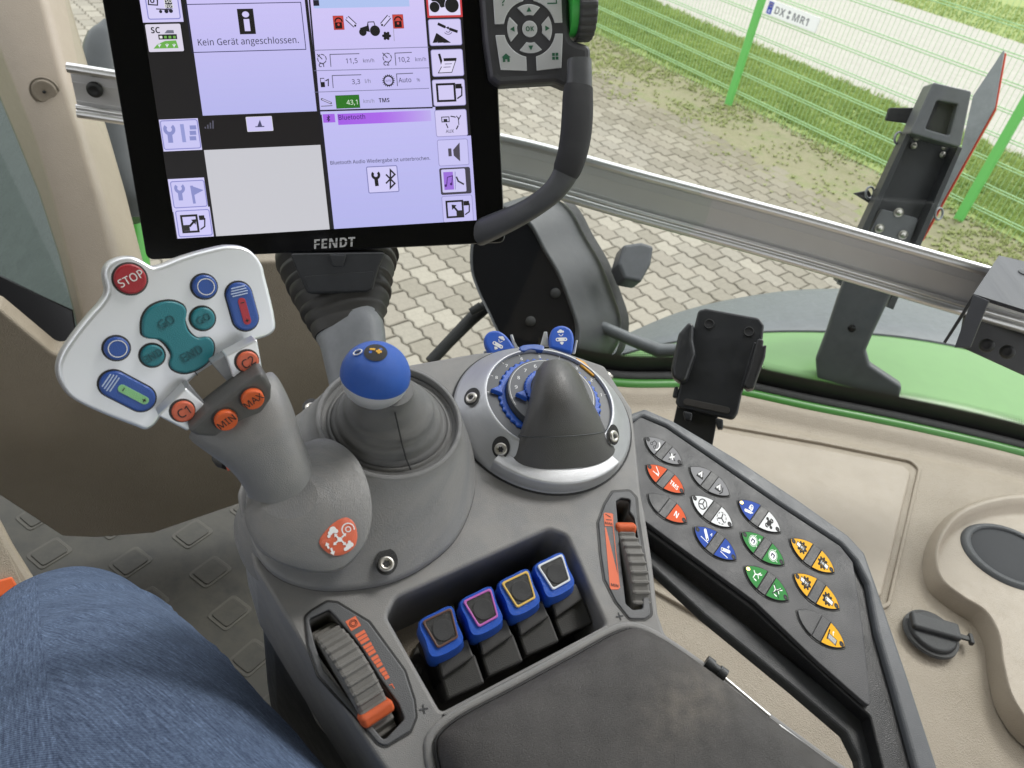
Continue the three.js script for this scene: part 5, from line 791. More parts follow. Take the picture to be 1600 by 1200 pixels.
  put(mesh('part_line', (() => { const L = []; for (const [a, b] of [[[329, 565], [336, 573]], [[304, 580], [309, 587]]]) { const p = FH.p(...a, 0), q = FH.p(...b, 0), d = q.clone().sub(p), g = new THREE.BoxGeometry(d.length(), .0004, .0003); g.rotateZ(Math.atan2(d.y, d.x)); g.translate((p.x + q.x) / 2, (p.y + q.y) / 2, .0001); L.push(g); } return mergeGeometries(L); })(), M.ink, j));
  // silver legs between head and grip
  const FL = new Frame(at(330, 605, .3655), FH.N.clone().addScaledVector(UPV, -.12).addScaledVector(RIGHT, -.05), RIGHT);
  const lp = (o) => FL.put(o);
  lp(mesh('leg', plate(FL, [[352, 556], [402, 530], [411, 582], [372, 610]], 0, .012, .001, .001), M.silver, j)); lp(mesh('leg', plate(FL, [[246, 650], [290, 606], [330, 642], [293, 674]], 0, .012, .001, .001), M.silver, j));
  lp(mesh('leg_side', plate(FL, [[330, 568], [354, 554], [374, 610], [369, 612]], -.0016, .01, .0005, .0005), M.grey, j)); lp(mesh('leg_side', plate(FL, [[288, 606], [296, 602], [330, 641], [322, 646]], -.0016, .01, .0005, .0005), M.grey, j));
  const lb = (F, pt, u, v, r, h, mat, str, size, base) => { const p = F.p(u, v, h), q = F.p(u + r, v, h), R = q.distanceTo(p); const o = pt(mesh('round_button', extr(shapeOf(circ(p.x, p.y, R)), h, .006, .0009, 3), mat, j)); const gp = pt(mesh('button_gap', extr(shapeOf(circ(p.x - .0003, p.y + .0002, R * 1.16)), base + .0002, .001, 0), M.rubber, j)); const t = textGeo(str, size, .0002); t.rotateZ(.42); t.translate(p.x, p.y, h); mesh('lettering', t, M.ink, o); };
  lb(FL, lp, 388, 566, 17, .0022, M.coral, 'C2', .0044, 0); lb(FL, lp, 287, 644, 18, .0022, M.coral, 'C1', .0044, 0);
  // grip face with two orange buttons
  const FG = new Frame(at(362, 640, .3632), FL.N.clone().addScaledVector(UPV, -.25), RIGHT), gp = (o) => FG.put(o);
  gp(mesh('grip_face', extr(shapeOf(roundPoly(F2(FG, [[293, 674], [329, 643], [371, 610], [411, 582], [425, 604], [424, 624], [404, 654], [372, 675], [338, 684], [308, 682]]), .003)), 0, .016, .002), M.leverFace, j));
  lb(FG, gp, 396, 626, 17.5, .0032, M.orange, 'MAX', .0036, 0); lb(FG, gp, 354, 659, 18, .0032, M.orange, 'MIN', .0036, 0);
  mesh('finger_switch', pxLimb([[338, 716, .41, 7], [345, 722, .4, 9], [354, 726, .395, 8]], { n: 14 }), M.blackMatt, j); mesh('finger_tab', pxLimb([[350, 708, .393, 3], [353, 720, .393, 4], [359, 735, .392, 3]], { n: 12 }), M.coral, j);
  for (const [u, v, z] of [[447, 656, .381], [492, 746, .408]]) { const s = mesh('grip_screw', lathe([[0, .0002], [.0024, .0004], [.003, -.0005]], 16), M.leverFace, j); s.position.copy(at(u, v, z)); s.quaternion.setFromUnitVectors(V(0, 0, 1), RIGHT.clone().addScaledVector(VIEW(u, v), .7).normalize()); }
}

// ================= LIFT CONTROL DIAL =================
{
  const c = FC.p(848, 651), d = thing('lift_dial', 'round silver lift control dial with blue rings under a dark hood', 'dial', FC); d.position.copy(FC.world(c.x, c.y, 0));
  const FD = new Frame(d.position.clone(), FC.N, RIGHT), Rr = .0572;
  mesh('dial_ring', lathe([[.0595, 0], [.0592, .0022], [.0575, .0042], [.053, .0085], [.0475, .0145], [.0432, .0188], [.0418, .0198], [.0408, .0196], [.0402, .016]], 80), M.silverDial, d);
  mesh('ring_seam', lathe([[.0605, .0], [.0606, .0007], [.0592, .0007]], 80), M.slot, d);
  // scales: numbers are printed on two grey rings
  const cv = document.createElement('canvas'); cv.width = cv.height = 1024; const g = cv.getContext('2d'); g.fillStyle = '#55575c'; g.fillRect(0, 0, 1024, 1024); g.translate(512, 512); const K = 512 / .0405; g.strokeStyle = g.fillStyle = '#e8e8e8'; g.textAlign = 'center'; g.textBaseline = 'middle';
  for (let i = 0; i < 10; i++) { const a = Math.PI * (1.03 - i * -.0) + (i - 0) * 0; }
  const numAt = (r, n0, a0, da, cnt, fs) => { for (let i = 0; i < cnt; i++) { const a = a0 + da * i, x = r * Math.cos(a) * K, y = -r * Math.sin(a) * K; g.save(); g.translate(x, y); g.font = `${fs}px sans-serif`; g.fillText(String(n0 - i), 0, 0); g.restore(); const t0 = r + .0024, t1 = r + .0044; if (r > .03) { g.lineWidth = 5; g.beginPath(); g.moveTo(t0 * K * Math.cos(a), -t0 * K * Math.sin(a)); g.lineTo(t1 * K * Math.cos(a), -t1 * K * Math.sin(a)); g.stroke(); } } };
  numAt(.0366, 9, Math.PI + .02, -.36, 9, 44); numAt(.0232, 9, Math.PI - .02, -.36, 9, 48); g.lineWidth = 4; g.beginPath(); g.arc(0, 0, .0272 * K, 2.6, 6.9); g.stroke();
  const tx = new THREE.CanvasTexture(cv); tx.colorSpace = THREE.SRGBColorSpace; const um = (geo) => { const p = geo.attributes.position, u = geo.attributes.uv; for (let i = 0; i < p.count; i++) u.setXY(i, p.getX(i) / .081 + .5, p.getY(i) / .081 + .5); return geo; };
  const sm = std(lin(1, 1, 1), .45, { map: tx });
  mesh('outer_scale', um(lathe([[.0405, .0178], [.0336, .0181]], 72)), sm, d);
  mesh('inner_scale', um(lathe([[.0283, .0245], [.0185, .0248]], 64)), sm, d); mesh('inner_wall', lathe([[.0283, .0245], [.0287, .024], [.0287, .015]], 64), M.greyDark, d);
  const tooth = (R, r, h0, h1) => { const o = [], n = 44; for (let i = 0; i < n * 4; i++) { const a = i / (n * 4) * 2 * Math.PI, f = (i % 4) < 2 ? 1 : .965; o.push(new THREE.Vector2(R * f * Math.cos(a), R * f * Math.sin(a))); } return extr(shapeOf(o, [circ(0, 0, r)]), h1, h1 - h0, .0008, 2); };
  mesh('blue_ring', tooth(.0338, .0288, .014, .0196), M.blue, d); mesh('blue_ring', tooth(.0185, .0135, .02, .0275), M.blue, d);
  const ptr = extr(shapeOf([[-.0325, .0035], [-.0385, -.001], [-.031, -.0035]].map((q) => new THREE.Vector2(...q))), .0215, .004, .0008); mesh('pointer', ptr, M.blue, d);
  const ptr2 = extr(shapeOf([[-.0185, -.004], [-.024, -.0075], [-.017, -.0105]].map((q) => new THREE.Vector2(...q))), .0285, .004, .0008); mesh('pointer', ptr2, M.blue, d);
  mesh('hub', lathe([[0, .034], [.012, .034], [.0145, .03], [.0145, .018]], 40), M.greyDark, d);
  // lower silver apron
  const ap0 = roundPoly(F2(FD, [[787, 706], [800, 700], [842, 722], [880, 727], [930, 714], [958, 690], [968, 694], [958, 716], [926, 742], [880, 753], [830, 748], [785, 733]], .008), .002); { const g2 = new THREE.LatheGeometry([[.0592, .0015], [.059, .0095], [.0578, .0112], [.0468, .0122], [.0455, .0118], [.045, .008]].map(([r, h]) => new THREE.Vector2(r, h)), 40, -.62, 1.5); g2.rotateX(Math.PI / 2); mesh('apron', g2, M.silverDial, d); }
  for (const [u, v] of [[838, 729], [927, 717]]) { const p = FD.p(u, v, .011); const k = box(.0036, .0028, .002, .0003); k.translate(p.x, p.y, .0105); mesh('notch', k, M.slot, d); }
  // hood: arched shell from the hub down to the apron
  const ridge = [[869, 561, .044], [869, 563, .047], [871, 575, .0495], [872, 596, .049], [874, 622, .046], [876, 652, .0395], [877, 682, .030], [878, 708, .0205], [878, 733, .0125]];
  const left = [[861, 565, .042], [849, 566, .036], [838, 580, .031], [833, 597, .028], [828, 622, .025], [821, 650, .021], [812, 678, .0165], [803, 693, .0125], [797, 706, .0105]];
  const right = [[877, 564, .042], [890, 567, .036], [903, 582, .031], [912, 598, .028], [922, 622, .025], [936, 648, .0215], [946, 672, .017], [953, 686, .0135], [961, 702, .0115]];
  const hoodRows = (s) => ridge.map((rp, k) => { const A = FD.p3(...left[k]), Bq = FD.p3(...right[k]), T = FD.p3(...rp), mid = A.clone().add(Bq).multiplyScalar(.5), ax = Bq.clone().sub(A).multiplyScalar(.5), up = T.clone().sub(mid); const o = []; for (let i = 0; i <= 24; i++) { const t = Math.PI * (1 - i / 24), cx = Math.cos(t), sy = Math.sin(t), e = .92; o.push(mid.clone().addScaledVector(ax, Math.sign(cx) * Math.abs(cx) ** e * s).addScaledVector(up, Math.abs(sy) ** e * s)); } return o; });
  mesh('hood', grid([...hoodRows(1), ...hoodRows(.965).reverse()], false), plast(lin(.082, .08, .078), .5), d);
  const line = hoodRows(1.004)[6]; mesh('hood_line', limb(line.map((p) => [p, .0004]), { n: 6, ref: V(0, 0, 1) }), M.greyDark, d);
  // screws round the rim
  for (const [u, v, h] of [[738, 624, .012], [783, 703, .0095], [956, 683, .0095], [949, 588, .0125]]) { let p = FD.p(u, v, h), hh = h; for (let k = 0; k < 12; k++) { const r = p.length(); hh = r > .053 ? .0042 + (.0575 - r) / .0045 * .0043 : .0085 + (.053 - r) / .0098 * .0103; p = FD.p(u, v, hh); } const q = p.clone().normalize(); screw(d, p.x, p.y, hh, .95, V(q.x * .8, q.y * .8, 1).normalize()); }
  // yellow mark
  mesh('yellow_mark', extr(shapeOf(F2(FD, [[900, 560], [913, 566], [930, 585], [927, 588], [908, 572]], .0185)), .0192, .002, .0004), std(lin(.75, .36, .02), .5), d);
  // blue paddles and silver fins
  const paddle = (name, list, icon, ang) => { const F = new Frame(at(icon[0], icon[1], .545), FC.N.clone().lerp(VIEW(...icon), .5), RIGHT); const pm = mesh(name, extr(shapeOf(smoothPoly(F2(F, list), 4)), 0, .007, .0018, 3), M.blue, d); const inv = d.quaternion.clone().invert(); pm.position.copy(F.O.clone().sub(d.position).applyQuaternion(inv)); pm.quaternion.copy(inv.clone().multiply(F.q));
    const L = [], P = F.p(...icon), s = 1; const add = (g, x, y, r = 0) => { g.rotateZ(r); const c = Math.cos(ang), n = Math.sin(ang); g.rotateZ(ang); g.translate(P.x + x * c - y * n, P.y + x * n + y * c, .00015); L.push(g.toNonIndexed()); };
    add(new THREE.ShapeGeometry(shapeOf(stadium(new THREE.Vector2(-.0028, -.0012), new THREE.Vector2(.0028, -.0012), .0014), [circ(-.0028, -.0012, .0007, 12), circ(.0028, -.0012, .0005, 12)])), 0, 0); add(new THREE.CircleGeometry(.0014, 12), 0, .0052); add(new THREE.CircleGeometry(.0009, 8), -.0016, .0048); add(new THREE.CircleGeometry(.0009, 8), .0016, .0048); add(new THREE.PlaneGeometry(.0022, .0005), -.0009, .0022, -.9); add(new THREE.PlaneGeometry(.0022, .0005), .0009, .0022, .9); add(new THREE.ShapeGeometry(new THREE.Shape([[0, -.0055], [.0016, -.0038], [.0006, -.003], [-.0006, -.003], [-.0016, -.0038]].map((q) => new THREE.Vector2(...q)))), 0, 0);
    mesh('symbol', mergeGeometries(L), M.white, pm); };
  paddle('paddle', [[759, 541], [757, 527], [764, 518], [777, 516], [789, 522], [803, 540], [806, 548], [793, 553], [779, 560], [770, 556]], [779, 537], -.5);
  paddle('paddle', [[859, 538], [859, 524], [865, 512], [879, 508], [892, 514], [897, 527], [896, 540], [893, 551], [876, 547], [861, 543]], [877, 528], .08);
  const fin = (list, h = .027) => { const F = new Frame(at(list[0][0], list[0][1], .548), VIEW(...list[0]).add(V(0, .3, 0)), RIGHT); const m = mesh('fin', plate(F, list, 0, .004, .0008, .0006), M.key, d); const inv = d.quaternion.clone().invert(); m.position.copy(F.O.clone().sub(d.position).applyQuaternion(inv)); m.quaternion.copy(inv.clone().multiply(F.q)); };
  fin([[797, 523], [801, 522], [806, 538], [814, 546], [812, 548], [804, 546]]); fin([[850, 518], [855, 518], [858, 541], [844, 540]]); fin([[900, 531], [903, 531], [899, 552], [894, 552]]); fin([[756, 548], [760, 548], [782, 564], [778, 570], [748, 572]]);
  mesh('blue_collar', extr(shapeOf(smoothPoly(F2(FD, [[812, 542], [835, 538], [850, 541], [848, 548], [830, 546], [815, 549]], .02), 3)), .0205, .004, .0008), M.blueDeep, d);
}

// ================= VALVE ROCKERS =================
{
  const ctr = [[690, 984], [753, 952], [812, 923], [867, 896]];
  const cols = [[.12, .06, .045], [.5, .13, .45], [.75, .5, .12], [.75, .78, .82]], words = ['brown', 'purple', 'yellow', 'white'], place = ['nearest the left thumb wheel', 'second in the row', 'third in the row', 'at the right end of the row'];
  const P0 = FC.world(...FC.p(...ctr[0], .004).toArray(), .004), F = new Frame(P0, FC.N.clone().lerp(VIEW(690, 984), .35).add(V(.06, 0, .06)), RIGHT);
  const face = F2(F, [[660, 972], [704, 951], [715, 996], [684, 1013]]), faceR = roundPoly(face, .0015);
  const cen = face.reduce((a, p) => a.add(p), new THREE.Vector2()).divideScalar(4), sc = (p, s) => p.map((q) => cen.clone().addScaledVector(q.clone().sub(cen), s));
  const bodyTop = roundPoly(F2(F, [[656, 972], [706, 948], [722, 998], [724, 1006], [704, 1020], [675, 1026], [670, 1018]]), .0025), bodyLow = F2(F, [[655, 980], [706, 955], [732, 1000], [738, 1030], [702, 1058], [682, 1062]]);
  ctr.forEach((c, i) => {
    const o = thing('valve_rocker', `blue hydraulic valve rocker with ${words[i]} outlined dark top, ${place[i]}`, 'rocker switch', F, 'hydraulic valve rockers in the console tray');
    o.position.copy(FC.world(...FC.p(...c, .004).toArray(), .004)); o.scale.setScalar(1.06);
    const rows = []; const A = smoothPoly(F2(F, [[657, 973], [680, 958], [705, 949], [713, 972], [722, 1000], [704, 1016], [676, 1024], [666, 1000]]), 4), cc = new THREE.Vector2(); A.forEach((p) => cc.add(p)); cc.divideScalar(A.length); const mk = (s, h, dx = 0, dy = 0) => A.map((p) => V(cc.x + (p.x - cc.x) * s + dx, cc.y + (p.y - cc.y) * s + dy, h));
    mesh('cap', grid([mk(.97, 0), mk(1.0, -.0008), mk(1.02, -.003), mk(1.06, -.008, .001, -.001), mk(1.06, -.013, .001, -.0015), mk(1.0, -.0135, .001, -.0015)], true, true, true), M.blue, o);
    mesh('top_face', extr(shapeOf(sc(faceR, .92)), .0007, .002, .0003, 2), plast(lin(.04, .04, .041), .5), o);
    mesh('outline', extr(shapeOf(sc(faceR, .99), [sc(faceR, .85)]), .0011, .002, .0003, 2), std(lin(...cols[i]), .45), o);
    const dish = lathe([[0, .0008], [.0035, .0009], [.0048, .0012], [.0052, .0009]], 28); dish.translate(cen.x + .0003, cen.y - .0005, 0); mesh('finger_dish', dish, plast(lin(.04, .04, .041), .5), o);
    // dark wedge below the cap
    const w0 = F2(F, [[682, 1022], [727, 998], [737, 1024], [690, 1056]], -.01), w1 = F2(F, [[686, 1052], [737, 1020], [752, 1064], [698, 1088]], -.016), w2 = F2(F, [[690, 1078], [752, 1058], [754, 1070], [694, 1094]], -.03);
    const q = [w0.map((p) => V(p.x, p.y, -.0095)), w0.map((p, k) => V(p.x + (w1[k].x - p.x) * .0, p.y, -.012))];
    mesh('wedge', extr(shapeOf(roundPoly(w0, .001)), -.0085, .02, .001, 2), M.rubber, o); mesh('wedge', extr(shapeOf(roundPoly(w1, .0012)), -.0125, .022, .0012, 2), M.rubber, o);
    mesh('stem', extr(shapeOf(F2(F, [[664, 990], [712, 968], [728, 1030], [690, 1060]], -.012)), -.0132, .03, .001), M.slot, o);
  });
  const s = FC.p(653, 1046, -.034); const sc2 = mesh('tray_screw', lathe([[0, .001], [.0015, .0009], [.002, .0016], [.0035, .001], [.0035, 0]], 16), M.rubber, con); sc2.position.set(s.x, s.y, -.0355);
}

// ================= ARM PAD =================
{
  const a = thing('arm_pad', 'dark padded armrest cushion with dusty worn patch at the bottom', 'armrest', FC);
  const out = [[683, 1158], [690, 1144], [716, 1122], [805, 1074], [904, 1020], [962, 988], [988, 980], [1016, 987], [1094, 1037], [1197, 1117], [1296, 1190], [1420, 1288], [1400, 1400], [1000, 1500], [760, 1330], [700, 1230]];
  const sh = smoothPoly(F2(FC, out, .006), 3);
  const lf = FC.p(688, 1180), S = 1 / .3, tex = (() => { const n = 1024, d = new Uint8Array(n * n * 4); for (let y = 0; y < n; y++) for (let x = 0; x < n; x++) { const X = x / n * .3, Y = y / n * .3; const fine = PN.noise(X * 900, Y * 900, 3), mid = PN.noise(X * 160, Y * 160, 8), big2 = PN.noise(X * 24, Y * 24, 5); const pt = FC.p(1060, 1110); const dx = X - .15 - (pt.x - .08), dy = Y - .15 - (pt.y + .11); const patch = Math.exp(-((dx * .8 + dy * .6) ** 2 / .0009 + (dx * -.6 + dy * .8) ** 2 / .00022)); let k = .054 * (1 + .12 * fine + .12 * mid + .2 * big2); let r = k * 1.05, g = k * .97, b = k * .93; const du = Math.max(0, patch * (1.1 + .9 * mid + .5 * fine)) * .035; r += du * 1.15; g += du * .95; b += du * .7; const dot = Math.max(0, fine + mid - 1.0) * .06; r += dot; g += dot; b += dot * .9; const q = (y * n + x) * 4, e = (l) => 255 * (l <= .0031308 ? 12.92 * l : 1.055 * Math.max(l, 0) ** (1 / 2.4) - .055); d[q] = e(r); d[q + 1] = e(g); d[q + 2] = e(b); d[q + 3] = 255; } const t = new THREE.DataTexture(d, n, n); t.colorSpace = THREE.SRGBColorSpace; t.wrapS = t.wrapT = THREE.RepeatWrapping; t.magFilter = t.minFilter = THREE.LinearFilter; t.repeat.set(1 / .3, 1 / .3); t.offset.set(.5 - .08 / .3, .5 + .11 / .3); t.needsUpdate = true; return t; })();
  const c = FC.p(1000, 1250), rows = []; for (const [s, h] of [[1, -.001], [1.0, .003], [.985, .0075], [.955, .0115], [.9, .0148], [.8, .0175], [.65, .0188], [.4, .0192]]) rows.push(sh.map((p) => V(c.x + (p.x - c.x) * s, c.y + (p.y - c.y) * s, h)));
  const g = grid(rows, true, false, true); { const p = g.attributes.position, u = g.attributes.uv; for (let i = 0; i < p.count; i++) u.setXY(i, p.getX(i), p.getY(i)); }
  mesh('cushion', g, std(lin(1, 1, 1), .5, { map: tex, bumpMap: scaled(N_LEATHER, .018), bumpScale: .0003 }), a);
  const rim = offsetPoly(sh, .001), rim2 = offsetPoly(sh, .0055);
  mesh('rim', extr(shapeOf(rim2, [rim]), .0018, .004, .0016, 3), M.console, a);
  mesh('seam', limb(sh.concat([sh[0]]).map((p) => [V(c.x + (p.x - c.x) * 1.004, c.y + (p.y - c.y) * 1.004, .0035), .0006]), { n: 6, ref: V(0, 0, 1) }), M.slot, a);
  const h = thing('pad_hinge', 'small grey hinge with metal rod along the right side of the arm pad', 'hinge', FC);
  const P = (u, v, z) => { const p = FC.p(u, v, z); return V(p.x, p.y, z); };
  mesh('rod', limb([[P(1126, 1056, .001), .0014], [P(1202, 1119, .001), .0014]], { n: 10, ref: V(0, 0, 1) }), M.alu, h); mesh('rod', limb([[P(1216, 1134, .001), .0012], [P(1320, 1212, .001), .0012]], { n: 10, ref: V(0, 0, 1) }), M.alu, h);
  mesh('knuckle', limb([[P(1103, 1033, .002), .0034], [P(1114, 1041, .002), .0034]], { n: 16, ref: V(0, 0, 1) }), M.greyDark, h); mesh('knuckle', limb([[P(1113, 1041, .002), .0026], [P(1124, 1049, .002), .0026]], { n: 16, ref: V(0, 0, 1) }), M.greyDark, h); mesh('knuckle', limb([[P(1123, 1048, .002), .0034], [P(1134, 1056, .002), .0034]], { n: 16, ref: V(0, 0, 1) }), M.greyDark, h);
}

// ================= BUTTON PANEL =================
{
  const HP = -.002, t = thing('button_panel', 'dark angled control panel with coloured almond shaped push buttons', 'control panel', FC);
  const inner = [[987, 662], [1000, 651], [1040, 668], [1213, 787], [1313, 853], [1333, 878], [1347, 973], [1362, 1108], [1280, 1036], [1180, 940], [996, 806]];
  const outer = [[980, 640], [1008, 640], [1052, 658], [1150, 715], [1250, 782], [1326, 836], [1352, 864], [1372, 920], [1420, 1060], [1466, 1200], [1500, 1300], [1420, 1300], [1366, 1150], [1340, 1115], [1276, 1050], [1172, 950], [992, 816]];
  const pf = F2(FC, inner, HP), of = F2(FC, outer, HP + .001);
  mesh('face', extr(shapeOf(roundPoly(pf, .003)), HP, .02, .0006), plast(lin(.042, .042, .046), .55, { map: soft }), t);
  mesh('frame', extr(shapeOf(roundPoly(F2(FC, [[981, 664], [984, 646], [1008, 638], [1052, 657], [1150, 715], [1250, 782], [1326, 836], [1352, 864], [1372, 920], [1420, 1060], [1466, 1200], [1500, 1300], [1458, 1300], [1430, 1195], [1398, 1080], [1370, 985], [1356, 912], [1338, 876], [1315, 850], [1214, 784], [1041, 665], [1004, 650], [990, 658]], HP + .001), .003)), HP + .0012, .012, .0022, 3), plast(lin(.11, .118, .13), .48), t);
  mesh('skirt', extr(shapeOf(roundPoly(F2(FC, [[984, 660], [1040, 662], [1330, 850], [1360, 930], [1420, 1100], [1470, 1290], [1400, 1290], [1358, 1120], [1280, 1050], [1176, 954], [996, 822]], HP - .004), .003)), HP - .003, .018, .001), M.black, t);
  mesh('under_frame', extr(shapeOf(roundPoly(F2(FC, [[1003, 872], [1003, 846], [1150, 962], [1280, 1066], [1346, 1118], [1368, 1180], [1420, 1330], [1366, 1330], [1342, 1186], [1322, 1146], [1240, 1076], [1100, 962]], -.014), .004)), -.014, .008, .002), plast(lin(.04, .043, .047), .55), t);
  // the print of all buttons lies in the plane of the panel
  const bb = { x0: 1e9, x1: -1e9, y0: 1e9, y1: -1e9 }; pf.forEach((p) => { bb.x0 = Math.min(bb.x0, p.x); bb.x1 = Math.max(bb.x1, p.x); bb.y0 = Math.min(bb.y0, p.y); bb.y1 = Math.max(bb.y1, p.y); });
  const W = 2048, S = W / (bb.x1 - bb.x0), H = Math.min(2048, Math.ceil(S * (bb.y1 - bb.y0))), S2 = H / (bb.y1 - bb.y0);
  const cv = document.createElement('canvas'); cv.width = W; cv.height = H; const g = cv.getContext('2d');
  const COL = { gray: '#88888b', orange: '#e05a28', white: '#e8eaec', blue: '#1546a8', green: '#2e8a3e', yellow: '#f4b41c', none: null };
  const z = (x, y) => [980 + x / 3, 640 + y / 3];
  const lenses = [
    [[85, 130], [258, 255], 'gray', 'gray', 'horns', 'cross'], [[92, 258], [268, 390], 'orange', 'orange', 'pedal', 'TMS'], [[100, 395], [280, 528], 'none', 'orange', '', 'N'], [[295, 268], [480, 402], 'gray', 'gray', 'seat', 'seat2'],
    [[303, 405], [495, 548], 'white', 'white', 'wheel', 'spokes'], [[315, 550], [513, 702], 'blue', 'blue', 'arm', 'arm2'], [[522, 425], [720, 572], 'blue', 'white', 'lock', 'drone'], [[537, 575], [738, 725], 'green', 'green', 'dlock', 'dlock2'],
    [[552, 735], [758, 892], 'green', 'green', 'axle', 'axle2'], [[765, 605], [973, 762], 'yellow', 'yellow', 'pto', 'pto2'], [[782, 770], [997, 932], 'yellow', 'yellow', 'pto', 'pto3'], [[800, 942], [1022, 1112], 'none', 'yellow', '', 'pump']];
  const HB = HP + .0011;
  g.fillStyle = '#333'; g.fillRect(0, 0, W, H);
  const tx = new THREE.CanvasTexture(cv); tx.colorSpace = THREE.SRGBColorSpace; tx.repeat.set(1 / (bb.x1 - bb.x0), 1 / (bb.y1 - bb.y0)); tx.offset.set(-bb.x0 / (bb.x1 - bb.x0), -bb.y0 / (bb.y1 - bb.y0)); tx.anisotropy = 4;
  const print = new THREE.MeshPhysicalMaterial({ color: lin(1, 1, 1), roughness: .5, specularIntensity: .3, map: tx, side: THREE.DoubleSide }), sideM = plast(lin(.025, .025, .026), .5), blank = plast(lin(.04, .04, .043), .5, { map: soft });
  const lensPts = (A, B, t0, t1, grow = 0) => { const d = B.clone().sub(A), L = d.length(), n = new THREE.Vector2(-d.y, d.x).divideScalar(L), u = d.clone().divideScalar(L), w = L * .275 + grow; const f = (k) => { const q = Math.min(Math.abs(k - .5) * 2, 1); return w * Math.pow(1 - q ** 2.1, .78); }; const o = [], N = 22; const tt = (i) => { const k = i / N; return t0 + (t1 - t0) * (t0 < .4 && t1 > .6 ? (1 - Math.cos(k * Math.PI)) / 2 : t0 > .4 ? Math.sin(k * Math.PI / 2) : 1 - Math.cos(k * Math.PI / 2)); }; const g2 = grow / L; for (let i = 0; i <= N; i++) { const k = tt(i); o.push(A.clone().addScaledVector(u, L * k + (k - .5) * 2 * grow).addScaledVector(n, f(k))); } for (let i = N; i >= 0; i--) { const k = tt(i); o.push(A.clone().addScaledVector(u, L * k + (k - .5) * 2 * grow).addScaledVector(n, -f(k))); } return o.filter((p, i) => !i || p.distanceTo(o[i - 1]) > 1e-5); };
  const toC = (p) => [(p.x - bb.x0) * S, H - (p.y - bb.y0) * S2];
  lenses.forEach(([a, b, ca, cb, ia, ib]) => {
    const A = FC.p(...z(...a), HB), B = FC.p(...z(...b), HB), d = B.clone().sub(A), L = d.length(), ang = Math.atan2(d.y, d.x);
    mesh('button_surround', extr(shapeOf(lensPts(A, B, 0, 1, .0009)), HP + .0003, .0012, .0002, 1), M.slot, t);
    mesh('button_bridge', extr(shapeOf(lensPts(A, B, .415, .585, -.0003)), HP + .0009, .0014, .0002, 1), blank, t);
    const halves = [[0, .41, ca, ia, .27], [.59, 1, cb, ib, .73]];
    for (const [t0, t1, col, icon, tc] of halves) {
      const shp = shapeOf(lensPts(A, B, t0, t1)); const b2 = mesh('button', extr(shp, HB, .002, .0005, 2), col === 'none' ? blank : [print, print], t); if (col === 'none') { b2.material = blank; continue; }
      b2.geometry.clearGroups(); b2.material = print;
      // base colour under the button, print on it
      g.save(); g.beginPath(); lensPts(A, B, 0, 1, .0006).forEach((p, i) => { const q = toC(p); i ? g.lineTo(...q) : g.moveTo(...q); }); g.closePath(); g.clip(); const [cx, cy] = toC(A.clone().addScaledVector(d, .5)); g.translate(cx, cy); g.rotate(-ang); g.fillStyle = COL[col]; const Lc = L * S; if (t0 < .3) g.fillRect(-Lc * .62, -Lc * .4, Lc * .62, Lc * .8); else g.fillRect(0, -Lc * .4, Lc * .62, Lc * .8); g.restore();
      const lampAt = A.clone().addScaledVector(d, t0 < .3 ? .075 : .925);
      if (!icon.startsWith('seat')) { const q = toC(lampAt); g.fillStyle = '#2e2e30'; g.beginPath(); g.arc(q[0], q[1], .00135 * S, 0, 7); g.fill(); g.fillStyle = '#4a4a4c'; g.beginPath(); g.arc(q[0], q[1], .0005 * S, 0, 7); g.fill(); }
      if (icon === 'lock' || icon === 'axle') { const lm = mesh('indicator_lamp', new THREE.SphereGeometry(.0012, 16, 10).scale(1, 1, .5), new THREE.MeshStandardMaterial({ color: lin(.8, .7, .3), emissive: lin(1, .72, .22), emissiveIntensity: 1.8, roughness: .4 }), b2); lm.position.set(lampAt.x, lampAt.y, HB); }
      g.save(); const ic = A.clone().addScaledVector(d, tc), q = toC(ic), k = L * S / 100; g.translate(q[0], q[1]); g.rotate(-ang); g.scale(k * .8, k * 1.02); g.lineCap = 'round';
      const Wt = '#f2f2f2', Bk = '#17171a', ln = (p, c, w) => { g.beginPath(); p.forEach((e, i) => i ? g.lineTo(...e) : g.moveTo(...e)); g.strokeStyle = c; g.lineWidth = w; g.stroke(); }, ci = (x, y, r, c, w) => { g.beginPath(); g.arc(x, y, r, 0, 7); if (w) { g.strokeStyle = c; g.lineWidth = w; g.stroke(); } else { g.fillStyle = c; g.fill(); } }, tx2 = (s, h, c) => { g.fillStyle = c; g.font = `bold ${h}px sans-serif`; g.textAlign = 'center'; g.textBaseline = 'middle'; g.fillText(s, 0, 0); };
      const gear = (x, y) => { for (let i = 0; i < 8; i++) { const e = i * .785; ln([[x + 7 * Math.cos(e), y + 7 * Math.sin(e)], [x + 10 * Math.cos(e), y + 10 * Math.sin(e)]], Bk, 4.5); } ci(x, y, 7.5, Bk, 3); };
